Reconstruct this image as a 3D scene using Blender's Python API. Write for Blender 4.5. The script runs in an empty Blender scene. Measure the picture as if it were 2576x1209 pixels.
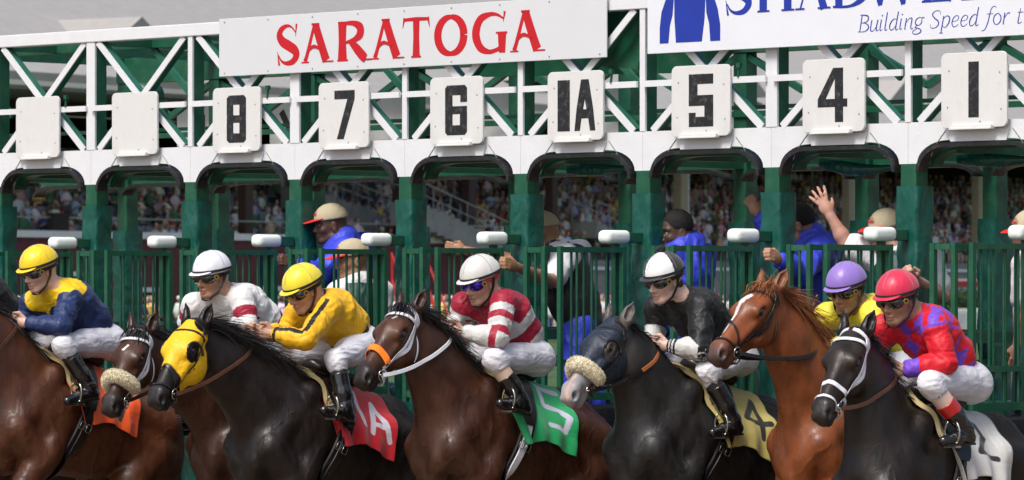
import bpy, math, random
import numpy as np
from mathutils import Vector, Matrix

# ------------------------------------------------------------ camera, sky, sun
SC = bpy.context.scene
COL = SC.collection
FD = 11200.0                    # focal length in units of a 2576 wide picture
HOR = 722.0                     # horizon row in that picture
CAMZ = 2.15
cam_d = bpy.data.cameras.new('camera'); cam = bpy.data.objects.new('camera', cam_d); COL.objects.link(cam)
cam.location = (0, 0, CAMZ); cam.rotation_euler = (math.radians(90), 0, 0)
cam_d.sensor_width = 36.0; cam_d.lens = 36.0 * FD / 2576.0
cam_d.shift_y = (HOR - 604.4) / 2576.0
cam_d.clip_start = 0.5; cam_d.clip_end = 3000
cam_d.dof.use_dof = True; cam_d.dof.focus_distance = 27.0; cam_d.dof.aperture_fstop = 8.0
SC.camera = cam
world = bpy.data.worlds.new('World'); SC.world = world; world.use_nodes = True
wn = world.node_tree.nodes; bg = wn['Background']
sky = wn.new('ShaderNodeTexSky'); sky.sky_type = 'NISHITA'; sky.sun_disc = False
SUN_EL, SUN_AZ = math.radians(54), math.radians(212)     # azimuth clockwise from +Y
sky.sun_elevation = SUN_EL; sky.sun_rotation = SUN_AZ
sky.air_density = 1.0; sky.dust_density = 4.0; sky.ozone_density = 1.0
world.node_tree.links.new(sky.outputs[0], bg.inputs[0]); bg.inputs[1].default_value = 0.080
sd = bpy.data.lights.new('sun', 'SUN'); sd.energy = 1.5; sd.angle = math.radians(20); sd.color = (1.0, 0.975, 0.945)
so = bpy.data.objects.new('sun', sd); COL.objects.link(so)
sdir = Vector((math.sin(SUN_AZ) * math.cos(SUN_EL), math.cos(SUN_AZ) * math.cos(SUN_EL), math.sin(SUN_EL)))
so.rotation_euler = sdir.to_track_quat('Z', 'Y').to_euler(); so.location = (0, 0, 30)
vs = SC.view_settings; vs.view_transform = 'Standard'; vs.look = 'None'; vs.gamma = 1.0; vs.use_curve_mapping = False
vs.exposure = 1.0
SC.render.resolution_x = 1024; SC.render.resolution_y = 480
RNG = random.Random(7); NR = np.random.default_rng(11)

# ------------------------------------------------------------ object helpers
def link(o, parent=None):
    COL.objects.link(o)
    if parent is not None: o.parent = parent
    return o
def tag(o, label=None, cat=None, group=None, kind=None):
    if label: o['label'] = label
    if cat: o['category'] = cat
    if group: o['group'] = group
    if kind: o['kind'] = kind
    return o
def empty(name, loc=(0, 0, 0), rz=0.0, parent=None):
    o = bpy.data.objects.new(name, None); o.location = loc; o.rotation_euler = (0, 0, rz); o.empty_display_size = .2
    return link(o, parent)
class MB:
    """collects boxes, tubes, ribbons; builds ONE mesh object"""
    def __init__(s): s.v = []; s.f = []; s.sm = []
    def add(s, vs_, fs, smooth=False):
        n = len(s.v); s.v += [tuple(p) for p in vs_]; s.f += [tuple(i + n for i in f) for f in fs]; s.sm += [smooth] * len(fs)
    def box(s, x0, x1, y0, y1, z0, z1, M=None):
        vs_ = [(x, y, z) for x in (x0, x1) for y in (y0, y1) for z in (z0, z1)]
        if M is not None: vs_ = [tuple(M @ Vector(p)) for p in vs_]
        s.add(vs_, [(0, 1, 3, 2), (4, 6, 7, 5), (0, 4, 5, 1), (2, 3, 7, 6), (0, 2, 6, 4), (1, 5, 7, 3)])
    def bar(s, a, b, w, d, up=(0, 1, 0)):
        """box from a to b, w across (perp to up), d along up"""
        a = Vector(a); b = Vector(b); ax = (b - a).normalized(); u = Vector(up); sd_ = ax.cross(u).normalized(); u = sd_.cross(ax).normalized()
        vs_ = []
        for p in (a, b):
            for i, j in ((-1, -1), (1, -1), (1, 1), (-1, 1)): vs_.append(p + sd_ * (i * w / 2) + u * (j * d / 2))
        s.add(vs_, [(0, 1, 2, 3), (7, 6, 5, 4), (0, 4, 5, 1), (1, 5, 6, 2), (2, 6, 7, 3), (3, 7, 4, 0)])
    def tube(s, pts, r, n=8, cap=True):
        pts = [Vector(p) for p in pts]; rs = r if isinstance(r, (list, tuple)) else [r] * len(pts)
        base = len(s.v); prev = None
        for i, p in enumerate(pts):
            t = (pts[min(i + 1, len(pts) - 1)] - pts[max(i - 1, 0)]).normalized()
            if prev is None:
                q = Vector((0, 0, 1)) if abs(t.z) < .9 else Vector((1, 0, 0)); u = t.cross(q).normalized()
            else: u = (prev - t * prev.dot(t)).normalized()
            prev = u; w = t.cross(u)
            for k in range(n):
                a = 2 * math.pi * k / n; s.v.append(tuple(p + (u * math.cos(a) + w * math.sin(a)) * rs[i]))
        for i in range(len(pts) - 1):
            for k in range(n):
                a = base + i * n + k; b = base + i * n + (k + 1) % n
                s.f.append((a, b, b + n, a + n)); s.sm.append(True)
        if cap:
            s.f.append(tuple(base + k for k in reversed(range(n)))); s.sm.append(False)
            s.f.append(tuple(base + (len(pts) - 1) * n + k for k in range(n))); s.sm.append(False)
    def prism(s, poly, y0, y1):
        """poly in (x,z), extruded y0..y1"""
        n = len(poly); vs_ = [(x, y0, z) for x, z in poly] + [(x, y1, z) for x, z in poly]
        fs = [tuple(range(n)), tuple(reversed(range(n, 2 * n)))] + [(i, i + n, (i + 1) % n + n, (i + 1) % n) for i in range(n)]
        s.add(vs_, fs)
    def build(s, name, mat, parent=None, off=None):
        me = bpy.data.meshes.new(name)
        v = s.v if off is None else [(p[0] - off[0], p[1] - off[1], p[2] - off[2]) for p in s.v]
        me.from_pydata(v, [], s.f); me.polygons.foreach_set('use_smooth', s.sm)
        me.materials.append(mat); me.update()
        return link(bpy.data.objects.new(name, me), parent)
def copy_obj(o, parent=None):
    c = o.copy(); return link(c, parent)
def np_mesh(name, v, f, mat, parent=None, col=None, smooth=True, disp=None):
    v = np.ascontiguousarray(v, dtype=np.float32); f = np.ascontiguousarray(f, dtype=np.int32)
    me = bpy.data.meshes.new(name); k = f.shape[1]
    me.vertices.add(len(v)); me.vertices.foreach_set('co', v.ravel())
    me.loops.add(f.size); me.loops.foreach_set('vertex_index', f.ravel())
    me.polygons.add(len(f)); me.polygons.foreach_set('loop_start', np.arange(0, f.size, k, dtype=np.int32))
    me.polygons.foreach_set('loop_total', np.full(len(f), k, dtype=np.int32))
    me.polygons.foreach_set('use_smooth', np.full(len(f), smooth)); me.update(calc_edges=True)
    if disp is not None:
        nn = np.empty(len(v) * 3, dtype=np.float32); me.vertex_normals.foreach_get('vector', nn); nn = nn.reshape(-1, 3)
        v = v + nn * np.asarray(disp(v), dtype=np.float32)[:, None]
        me.vertices.foreach_set('co', np.ascontiguousarray(v, dtype=np.float32).ravel()); me.update()
    if col is not None:
        c = np.ones((len(v), 4), dtype=np.float32); c[:, :3] = col
        a = me.color_attributes.new('Col', 'FLOAT_COLOR', 'POINT'); a.data.foreach_set('color', c.ravel())
    me.materials.append(mat)
    return link(bpy.data.objects.new(name, me), parent)

# ------------------------------------------------------------ materials
def mat(name, col=(.5, .5, .5), rough=.6, metal=0.0, attr=False, var=.12, vscale=6.0, bump=0.0, bscale=40.0, spec=.5,
        coat=0.0, sheen=0.0, dirt=None, dscale=3.0, damt=.5, bump2=0.0, b2scale=8.0, sss=0.0, stretch=None, rvar=0.0, trans=0.0, bdet=4.0, bstretch=None):
    m = bpy.data.materials.new(name); m.use_nodes = True; nt = m.node_tree; N = nt.nodes; L = nt.links
    b = N['Principled BSDF']; b.inputs['Roughness'].default_value = rough; b.inputs['Metallic'].default_value = metal
    b.inputs['Specular IOR Level'].default_value = spec; b.inputs['Coat Weight'].default_value = coat; b.inputs['Coat Roughness'].default_value = .12
    b.inputs['Sheen Weight'].default_value = sheen
    if sss: b.inputs['Subsurface Weight'].default_value = sss; b.inputs['Subsurface Radius'].default_value = (.02, .008, .004)
    if trans: b.inputs['Transmission Weight'].default_value = trans
    tc = N.new('ShaderNodeTexCoord'); mp = N.new('ShaderNodeMapping'); L.new(tc.outputs['Object'], mp.inputs[0])
    if stretch: mp.inputs['Scale'].default_value = stretch
    nz = N.new('ShaderNodeTexNoise'); nz.inputs['Scale'].default_value = vscale; nz.inputs['Detail'].default_value = 5; L.new(mp.outputs[0], nz.inputs[0])
    if attr:
        at = N.new('ShaderNodeAttribute'); at.attribute_name = 'Col'; src = at.outputs['Color']
    else:
        rg = N.new('ShaderNodeRGB'); rg.outputs[0].default_value = (*col, 1); src = rg.outputs[0]
    mr = N.new('ShaderNodeMapRange'); mr.inputs[1].default_value = .3; mr.inputs[2].default_value = .7
    mr.inputs[3].default_value = 1 - var; mr.inputs[4].default_value = 1 + var; L.new(nz.outputs[0], mr.inputs[0])
    mx = N.new('ShaderNodeVectorMath'); mx.operation = 'SCALE'; L.new(src, mx.inputs[0]); L.new(mr.outputs[0], mx.inputs['Scale'])
    out = mx.outputs[0]
    if dirt:
        n2 = N.new('ShaderNodeTexNoise'); n2.inputs['Scale'].default_value = dscale; n2.inputs['Detail'].default_value = 8; n2.inputs['Roughness'].default_value = .7
        L.new(mp.outputs[0], n2.inputs[0])
        m2 = N.new('ShaderNodeMapRange'); m2.inputs[1].default_value = .52; m2.inputs[2].default_value = .72; m2.inputs[3].default_value = 0; m2.inputs[4].default_value = damt; L.new(n2.outputs[0], m2.inputs[0])
        mi = N.new('ShaderNodeMix'); mi.data_type = 'RGBA'; L.new(m2.outputs[0], mi.inputs[0]); L.new(out, mi.inputs[6]); mi.inputs[7].default_value = (*dirt, 1); out = mi.outputs[2]
    L.new(out, b.inputs['Base Color'])
    if rvar:
        m3 = N.new('ShaderNodeMapRange'); m3.inputs[1].default_value = .3; m3.inputs[2].default_value = .7; m3.inputs[3].default_value = rough - rvar; m3.inputs[4].default_value = rough + rvar
        L.new(nz.outputs[0], m3.inputs[0]); L.new(m3.outputs[0], b.inputs['Roughness'])
    last = None
    for st, sc_ in ((bump, bscale), (bump2, b2scale)):
        if st:
            n3 = N.new('ShaderNodeTexNoise'); n3.inputs['Scale'].default_value = sc_; n3.inputs['Detail'].default_value = bdet; n3.inputs['Distortion'].default_value = .8 if bstretch else 0
            if bstretch:
                m4 = N.new('ShaderNodeMapping'); m4.inputs['Scale'].default_value = bstretch; m4.inputs['Rotation'].default_value = (.5, .6, .3); L.new(tc.outputs['Object'], m4.inputs[0]); L.new(m4.outputs[0], n3.inputs[0])
            else: L.new(mp.outputs[0], n3.inputs[0])
            bp = N.new('ShaderNodeBump'); bp.inputs['Strength'].default_value = 1.0; bp.inputs['Distance'].default_value = st; L.new(n3.outputs[0], bp.inputs['Height'])
            if last: L.new(last.outputs[0], bp.inputs['Normal'])
            last = bp
    if last: L.new(last.outputs[0], b.inputs['Normal'])
    return m

M_white = mat('white_gate_paint', (.70, .71, .73), .45, bump=.0012, bscale=60, var=.03, bump2=.002, b2scale=12, dirt=(.55, .54, .50), dscale=5, damt=.10)
M_plate = mat('white_number_plate_paint', (.66, .66, .645), .5, bump=.0008, bscale=70, var=.03, dirt=(.50, .45, .36), dscale=4, damt=.22)
M_panel = mat('white_sign_panel', (.63, .645, .665), .35, var=.015, dirt=(.60, .60, .60), dscale=3, damt=.15)
M_green = mat('green_gate_paint', (.009, .085, .044), .38, var=.15, vscale=9, bump=.001, bscale=50, dirt=(.10, .12, .08), dscale=9, damt=.35)
M_green2 = mat('green_angle_iron_paint', (.020, .130, .078), .4, var=.15, vscale=9, dirt=(.12, .14, .10), dscale=9, damt=.3)
M_vinyl = mat('green_vinyl_padding', (.005, .080, .060), .30, var=.07, vscale=5, bump=.020, bscale=6, bump2=.005, b2scale=17, bdet=1.0, bstretch=(1.6, 1.6, .7), dirt=(.10, .14, .11), dscale=16, damt=.2)
M_foam = mat('white_foam_pad', (.78, .84, .80), .55, var=.03, bump=.002, bscale=45)
M_rubber = mat('black_rubber', (.012, .012, .013), .45, var=.3, dirt=(.25, .25, .24), dscale=22, damt=.15, bump=.003, bscale=25)
M_black = mat('black_numeral_paint', (.013, .014, .016), .4, var=.2, dirt=(.30, .30, .30), dscale=30, damt=.35)
M_red = mat('red_letter_paint', (.52, .006, .014), .4, var=.05)
M_blue = mat('blue_letter_paint', (.012, .035, .33), .4, var=.05)
M_line = mat('thin_dark_line', (.03, .02, .12), .5)
M_galv = mat('grey_metal', (.35, .36, .35), .4, metal=.6, var=.1)
M_roof = mat('grey_shingle_roof', (.33, .315, .30), .85, var=.06, vscale=2)
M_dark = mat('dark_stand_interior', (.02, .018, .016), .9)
M_ceil = mat('grey_stand_ceiling', (.24, .23, .21), .9)
M_conc = mat('grey_concrete', (.24, .24, .235), .85, var=.15, vscale=1.5)
M_seat = mat('grey_bench_seat', (.26, .27, .28), .7, var=.1, vscale=1)
M_brown = mat('brown_stand_column', (.050, .026, .020), .7, var=.15)
M_tan = mat('tan_stand_column', (.33, .27, .18), .7, var=.1)
M_trim = mat('white_stand_trim', (.72, .72, .72), .6, var=.05, vscale=2)
M_brick = mat('maroon_brick', (.115, .030, .036), .85, var=.2, vscale=4)
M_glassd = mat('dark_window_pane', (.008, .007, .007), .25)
M_crowd = mat('crowd_clothes', attr=True, rough=.8, var=.08)
M_turf = mat('dirt_track', (.20, .14, .09), .95, var=.2, vscale=.8, bump=.02, bscale=9)
M_grass = mat('turf_grass', (.045, .09, .022), .95, var=.3, vscale=.6, bump=.02, bscale=30)
M_leaf = mat('hedge_leaves', (.035, .075, .025), .8, var=.35, vscale=30)
M_redp = mat('red_park_paint', (.45, .03, .025), .55, var=.1)

# ------------------------------------------------------------ gate frame of reference
TH = math.radians(45.0); PCH = 1.1104
Z0 = 33.0; KI = .0238
G0 = (-1180.0 * Z0 / FD, Z0)
def gw(i, t=0.0, z=0.0):
    """gate coordinates (stall number i, metres t in front of it, height z) to world"""
    x = G0[0] + i * PCH * math.cos(TH) - t * math.sin(TH); y = G0[1] - i * PCH * math.sin(TH) - t * math.cos(TH)
    return Vector((x, y, z))
def inv_i(u, t=0.0):
    k = (u - 1288.0) / FD
    # G0x + i c - t s = k (G0y - i s' - t c')
    c = PCH * math.cos(TH)
    return (k * (G0[1] - t * math.cos(TH)) - G0[0] + t * math.sin(TH)) / (c + k * c)
def sx(u, t=0.0): return inv_i(u, t) * PCH
# ------------------------------------------------------------ numpy noise, distance fields, surface nets
_perm = NR.random(4096).astype(np.float32)
def _h(ix, iy, iz): return _perm[(ix * 73 + iy * 179 + iz * 283 + (ix * iy) % 61) & 4095]
def vnoise(p):
    i = np.floor(p).astype(np.int64); f = (p - i).astype(np.float32); u = f * f * (3 - 2 * f)
    r = 0
    for dx in (0, 1):
        wx = u[..., 0] if dx else 1 - u[..., 0]
        for dy in (0, 1):
            wy = u[..., 1] if dy else 1 - u[..., 1]
            for dz in (0, 1):
                wz = u[..., 2] if dz else 1 - u[..., 2]
                r = r + wx * wy * wz * _h(i[..., 0] + dx, i[..., 1] + dy, i[..., 2] + dz)
    return r * 2 - 1
def fbm(p, o=3):
    r = 0; a = 1.0; q = np.asarray(p, dtype=np.float32)
    for k in range(o): r = r + a * vnoise(q + 17.3 * k); q = q * 2.03; a *= .5
    return r
def wrinkles(p, f=14.0, d=(1, .35, .5), seed=0.0):
    q = np.asarray(p) * np.asarray(d) * f + seed
    w = q + 1.3 * np.stack([vnoise(q * .6 + 3), vnoise(q * .6 + 9), vnoise(q * .6 + 21)], -1)
    return 1 - 2 * np.abs(vnoise(w))
A3 = lambda *a: np.array(a, dtype=np.float64)
class Field:
    def __init__(s): s.p = []
    def cone(s, a, b, r1, r2, k=.03, sy=1.0, ax=None, op='+'):
        """round cone; ax = unit direction along which the section is scaled by sy"""
        s.p.append(('c', A3(*a), A3(*b), r1, r2, k, sy, None if ax is None else A3(*ax), op)); return s
    def ball(s, c, r, k=.03, R=None, op='+'):
        """ellipsoid with radii r in the axes given by the rows of R"""
        r = (r, r, r) if isinstance(r, (int, float)) else r
        s.p.append(('e', A3(*c), A3(*r), np.eye(3) if R is None else np.array(R, dtype=float), k, op)); return s
    def chain(s, pts, rs, k=.03, **kw):
        for i in range(len(pts) - 1): s.cone(pts[i], pts[i + 1], rs[i], rs[i + 1], k, **kw)
        return s
    def half(s, c, n, k=.004):
        """cut away the side n points to"""
        s.p.append(('h', A3(*c), A3(*n) / np.linalg.norm(n), k)); return s
    @staticmethod
    def _ev(q, P):
        if q[0] == 'c':
            _, a, b, r1, r2, k, sy, ax, op = q
            if ax is not None and sy != 1.0:
                P = P - ((P - a) @ ax)[..., None] * ax * (1 - 1 / sy)
                b = b - ((b - a) @ ax) * ax * (1 - 1 / sy)
            ba = b - a; pa = P - a; t = np.clip(pa @ ba / (ba @ ba + 1e-12), 0, 1)
            d = pa - t[..., None] * ba
            v = np.sqrt((d * d).sum(-1)) - (r1 + (r2 - r1) * t)
            return v * (min(1.0, sy) if ax is not None else 1.0)
        if q[0] == 'e':
            _, c, r, R, k, op = q
            l = (P - c) @ R.T; k0 = np.sqrt(((l / r) ** 2).sum(-1)); k1 = np.sqrt(((l / (r * r)) ** 2).sum(-1)) + 1e-9
            return k0 * (k0 - 1) / k1
        return -((P - q[1]) @ q[2])
    @staticmethod
    def _bb(q):
        if q[0] == 'c':
            R = max(q[3], q[4]) * max(1, q[6]); return np.minimum(q[1], q[2]) - R, np.maximum(q[1], q[2]) + R, q[5], q[8]
        if q[0] == 'e':
            R = np.sqrt(((q[3] * q[2][:, None]) ** 2).sum(0)); return q[1] - R, q[1] + R, q[4], q[5]
    def ev(s, P, init=.12):
        f = np.full(P.shape[:-1], init)
        for q in s.p:
            if q[0] == 'h':
                d = -s._ev(q, P); f = np.maximum(f, d); continue
            lo, hi, k, op = s._bb(q); d = s._ev(q, P)
            f = _smin(f, d, k) if op == '+' else -_smin(-f, d, k)
        return f
    def mesh(s, h, lo=None, hi=None):
        bbs = [s._bb(q) for q in s.p if q[0] != 'h']
        L = np.min([b[0] for b in bbs if b[3] == '+'], 0) - 3 * h if lo is None else A3(*lo)
        H = np.max([b[1] for b in bbs if b[3] == '+'], 0) + 3 * h if hi is None else A3(*hi)
        n = np.ceil((H - L) / h).astype(int) + 1
        f = np.full(tuple(n), .12, dtype=np.float32)
        axs = [L[i] + h * np.arange(n[i]) for i in range(3)]
        for q in s.p:
            if q[0] == 'h':
                G = (axs[0][:, None, None] - q[1][0]) * q[2][0] + (axs[1][None, :, None] - q[1][1]) * q[2][1] + (axs[2][None, None, :] - q[1][2]) * q[2][2]
                np.maximum(f, G.astype(np.float32), out=f); continue
            lo_, hi_, k, op = s._bb(q); m_ = k + 2.5 * h
            i0 = np.clip(np.floor((lo_ - m_ - L) / h).astype(int), 0, n - 1); i1 = np.clip(np.ceil((hi_ + m_ - L) / h).astype(int) + 1, 1, n)
            if (i1 <= i0).any(): continue
            sl = tuple(slice(a, b) for a, b in zip(i0, i1))
            P = np.stack(np.meshgrid(axs[0][sl[0]], axs[1][sl[1]], axs[2][sl[2]], indexing='ij'), -1)
            d = s._ev(q, P).astype(np.float32); g = f[sl]
            f[sl] = _smin(g, d, k) if op == '+' else -_smin(-g, d, k)
        return surfnets(f, L, h)
    def project(s, c, d, off=0.0, far=.5, n=26):
        """from outside at c+d*far march towards c, arrays (N,3); returns points at distance off"""
        c = np.atleast_2d(c).astype(float); d = np.atleast_2d(d).astype(float); d = d / np.linalg.norm(d, axis=1)[:, None]
        t = np.full(len(c), far)
        for _ in range(n):
            v = s.ev(c + d * t[:, None], .12) - off; t = np.clip(t - v * .85, 0, far)
        return c + d * t[:, None]
    def grad(s, P, e=.004):
        P = np.atleast_2d(P); g = np.stack([s.ev(P + np.eye(3)[i] * e) - s.ev(P - np.eye(3)[i] * e) for i in range(3)], -1)
        return g / (np.linalg.norm(g, axis=1)[:, None] + 1e-9)
def _smin(a, b, k):
    if k <= 0: return np.minimum(a, b)
    h = np.maximum(k - np.abs(a - b), 0) / k
    return np.minimum(a, b) - h * h * (k * .25)
def surfnets(f, L, h):
    s = f < 0; n = np.array(f.shape); c = np.zeros(n - 1, dtype=np.uint8)
    sl = lambda o, a: slice(o, a - 1 + o)
    for o in np.ndindex(2, 2, 2): c += s[sl(o[0], n[0]), sl(o[1], n[1]), sl(o[2], n[2])]
    ii = np.argwhere((c > 0) & (c < 8)); idx = np.full(n - 1, -1, dtype=np.int32); idx[tuple(ii.T)] = np.arange(len(ii))
    V = {o: f[ii[:, 0] + o[0], ii[:, 1] + o[1], ii[:, 2] + o[2]] for o in np.ndindex(2, 2, 2)}
    acc = np.zeros((len(ii), 3)); cnt = np.zeros(len(ii))
    for o in np.ndindex(2, 2, 2):
        for ax in range(3):
            if o[ax]: continue
            o2 = list(o); o2[ax] = 1; va = V[o]; vb = V[tuple(o2)]; m = (va < 0) != (vb < 0)
            t = np.where(m, va / np.where(m, va - vb, 1), 0)
            for q in range(3): acc[:, q] += m * ((t if q == ax else 0) + o[q])
            cnt += m
    v = L + h * (ii + acc / cnt[:, None])
    F = []
    for ax in range(3):
        a, b = [q for q in range(3) if q != ax]
        s0 = [slice(None)] * 3; s1 = [slice(None)] * 3
        s0[ax] = slice(0, -1); s1[ax] = slice(1, None)
        for q in (a, b): s0[q] = slice(1, -1); s1[q] = slice(1, -1)
        A = s[tuple(s0)]; B = s[tuple(s1)]; e = np.argwhere(A != B)
        if not len(e): continue
        inn = A[tuple(e.T)]
        p = e.copy(); p[:, a] += 1; p[:, b] += 1
        def cell(da, db):
            q = p.copy(); q[:, a] -= da; q[:, b] -= db; return idx[tuple(q.T)]
        quad = np.stack([cell(1, 1), cell(0, 1), cell(0, 0), cell(1, 0)], 1)
        flip = inn if ax != 1 else ~inn
        quad[~flip] = quad[~flip][:, ::-1]; F.append(quad)
    F = np.concatenate(F) if F else np.zeros((0, 4), int)
    F = F[(F >= 0).all(1)]
    return v, F
def ribbon(name, P, Nn, w, th, mt, parent, close=False):
    """flat strap along points P with surface normals Nn"""
    P = np.array(P, dtype=float); Nn = np.array(Nn, dtype=float); n = len(P); T = np.gradient(P, axis=0)
    if close: T = (np.roll(P, -1, 0) - np.roll(P, 1, 0))
    T /= np.linalg.norm(T, axis=1)[:, None] + 1e-9; S = np.cross(T, Nn); S /= np.linalg.norm(S, axis=1)[:, None] + 1e-9
    W = np.broadcast_to(np.asarray(w, dtype=float), (n,))[:, None] / 2
    R = [P - S * W, P - S * W * .85 + Nn * th, P + S * W * .85 + Nn * th, P + S * W]
    V = np.stack(R, 1).reshape(-1, 3); F = []
    for i in range(n if close else n - 1):
        j = (i + 1) % n
        for k in range(4):
            k2 = (k + 1) % 4; F.append((i * 4 + k, j * 4 + k, j * 4 + k2, i * 4 + k2))
    return np_mesh(name, V, F, mt, parent, smooth=False)
# ------------------------------------------------------------ ground
def ground():
    m = MB(); m.add([(-900, -60, 0), (900, -60, 0), (900, 1500, 0), (-900, 1500, 0)], [(0, 1, 2, 3)])
    tag(m.build('ground', M_grass), kind='structure')
    m = MB(); m.add([(-300, 5, .004), (300, 5, .004), (300, 46, .004), (-300, 46, .004)], [(0, 1, 2, 3)])
    tag(m.build('race_track', M_turf), kind='structure')
ground()

# ------------------------------------------------------------ starting gate
GATE = empty('starting_gate', gw(0, 0, 0), -TH)
tag(GATE, 'long white and green steel starting gate with stalls open behind the racehorses', 'starting gate')
JJ = range(-2, 10)                      # posts stand at (j+.5) pitches
def px_(j): return (j + .5) * PCH
ZP0, ZP1, ZB0, ZB1 = 2.898, 3.15, 3.94, 4.03
X0G, X1G = px_(-2) - .06, px_(9) + .06
def gbox(name, m, *b):
    q = MB(); q.box(*b); return q.build(name, m, GATE)
def bevel(o, w=.006, seg=2):
    md = o.modifiers.new('bevel', 'BEVEL'); md.width = w; md.segments = seg; md.limit_method = 'ANGLE'; return o
bevel(gbox('top_beam', M_white, X0G, X1G, -.012, .10, ZB0, ZB1), .006)
gbox('top_beam', M_green, X0G, X1G, .55, .63, ZB0 - .02, ZB1 - .05)
gbox('top_beam', M_green, X0G, X1G, 2.15, 2.30, ZB0 - .16, ZB1 - .05)
def archprof(hw, z_lo, z_hi, flat, n=8):
    """points from left foot up and over to right foot"""
    a = []
    for k in range(n + 1):
        th = math.pi * .5 * k / n; a.append((-hw + (hw - flat) * (1 - math.cos(th)), z_lo + (z_hi - z_lo) * math.sin(th)))
    return a + [(-x, z) for x, z in reversed(a)]
# panels
for b in range(-2, 10):
    cx = b * PCH; hw = PCH / 2
    if b > -2 or True:
        ar = archprof(hw - .070, ZP0, 3.037, .24)
        pl = [(cx - hw + .001, ZP1), (cx - hw + .001, ZP0)] + [(cx + x, z) for x, z in ar] + [(cx + hw - .001, ZP0), (cx + hw - .001, ZP1)]
        m = MB(); m.prism(list(reversed(pl)), 0, .02); m.build('arch_panel', M_white, GATE)
        m = MB()       # plate holder below the number, with its sloping seams
        zt, zb = 3.098, 3.026
        m.prism([(cx - .215, zb), (cx + .215, zb), (cx + .235, zt), (cx - .235, zt)], -.012, -.001)
        m.build('plate_holder', M_white, GATE)
        m = MB()
        for s_ in (-1, 1):
            m = MB(); q = [(cx + s_ * (.255 + .125 * math.sin(k / 6 * 1.2)), -.003, 3.098 - .155 * (k / 6)) for k in range(7)]
            for k in range(6): m.bar(q[k], q[k + 1], .004, .003)
            m.build('seam', M_galv, GATE)
        # black rubber hood on the opening
        m = MB(); o_ = archprof(hw - .082, 2.85, 3.020, .25, 8); i_ = archprof(hw - .106, 2.85, 2.995, .25, 8)
        n = len(o_)
        vs_ = [(cx + x, -.030, z) for x, z in o_] + [(cx + x, -.030, z) for x, z in i_] + [(cx + x, .06, z) for x, z in o_] + [(cx + x, .06, z) for x, z in i_]
        fs = []
        for k in range(n - 1):
            fs += [(k, k + 1, n + k + 1, n + k), (n + k, n + k + 1, 3 * n + k + 1, 3 * n + k), (2 * n + k, 3 * n + k, 3 * n + k + 1, 2 * n + k + 1), (k, 2 * n + k, 2 * n + k + 1, k + 1)]
        fs += [(0, n, 3 * n, 2 * n), (n - 1, 3 * n - 1, 4 * n - 1, 2 * n - 1)]
        m.add(vs_, fs, False); m.build('rubber_arch_edge', M_rubber, GATE)
        for (ya, yb, zz, mm) in ((.12, .22, 0, M_green), (2.08, 2.2, -.06, M_rubber)):
            m = MB(); o_ = archprof(hw - .07, 2.88, 3.03 + zz, .25, 8); i_ = archprof(hw - .09, 2.88, (3.005 if ya > 1 else 2.985) + zz, .23, 8)
            vs_ = [(cx + x, ya + .002, z) for x, z in o_] + [(cx + x, ya + .002, z) for x, z in i_] + [(cx + x, yb, z) for x, z in o_] + [(cx + x, yb, z) for x, z in i_]
            m.add(vs_, fs, False); m.build('inner_arch', mm, GATE)
        gbox('stall_ceiling', M_green, cx - hw + .05, cx + hw - .05, .25, .80, 3.07, 3.09)
        gbox('rear_header', M_green, cx - hw + .07, cx + hw - .07, 2.2, 2.26, 2.97, 3.15)
# sagging rolled pad in stall four
def wavy(q, amp, sc): return amp * vnoise(q * sc)
for j in JJ:
    x = px_(j)
    w = .095 if (j in (0, 2, 6)) else .048
    bevel(gbox('upright', M_white, x - w / 2, x + w / 2, -.004, .016, ZP1, ZB0), .003)
    gbox('upright_flange', M_green, x + w / 2 - .008, x + w / 2 - .001, .017, .11, ZP1, ZB0)
    gbox('upright_flange', M_green, x - w / 2 + .001, x - w / 2 + .008, .017, .11, ZP1, ZB0)
    bevel(gbox('post', M_green, x - .062, x + .062, .0, .115, .25, ZP0), .008)
    gbox('post_upper', M_green, x - .05, x + .05, .021, .11, ZP0, ZP1)
    bevel(gbox('rear_post', M_green, x - .06, x + .06, 2.16, 2.28, .25, ZB0 - .16), .008)
    gbox('cross_beam', M_green, x - .04, x + .04, .10, 2.15, ZB0 - .02, ZB1 - .04)
    gbox('cross_beam', M_green, x - .04, x + .04, .12, 2.16, 2.97, 3.06)
    gbox('side_rail', M_green, x - .02, x + .02, .115, 2.16, 1.62, 1.67)
    gbox('side_rail', M_green, x - .05, x + .05, .115, 2.16, 1.80, 1.87)
    gbox('side_ledge', M_green, x - .12, x + .12, .115, 2.16, .80, .85)
    # rear diagonals, the green web of the roof
    for (xa, xb, za, zb) in ((x, x + PCH * .5, ZB0 - .16, 3.50), (x + PCH, x + PCH * .5, ZB0 - .16, 3.50)):
        m = MB(); m.bar((xa, 2.20, za), (xb, 2.20, zb), .045, .04); m.build('rear_brace', M_green, GATE)
    if j % 2 == 0:
        m = MB(); m.bar((x, .60, ZB0 - .02), (x + .5 * PCH, .6, 3.46), .045, .03); m.build('roof_brace', M_green2, GATE)
gbox('rear_rail', M_green, X0G, X1G, 2.14, 2.18, 3.33, 3.37)
gbox('mid_green_rail', M_green, X0G, X1G, .60, .64, 3.30, 3.325)
gbox('chassis_beam', M_rubber, X0G, X1G, .3, 2.2, .25, .42)
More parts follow.
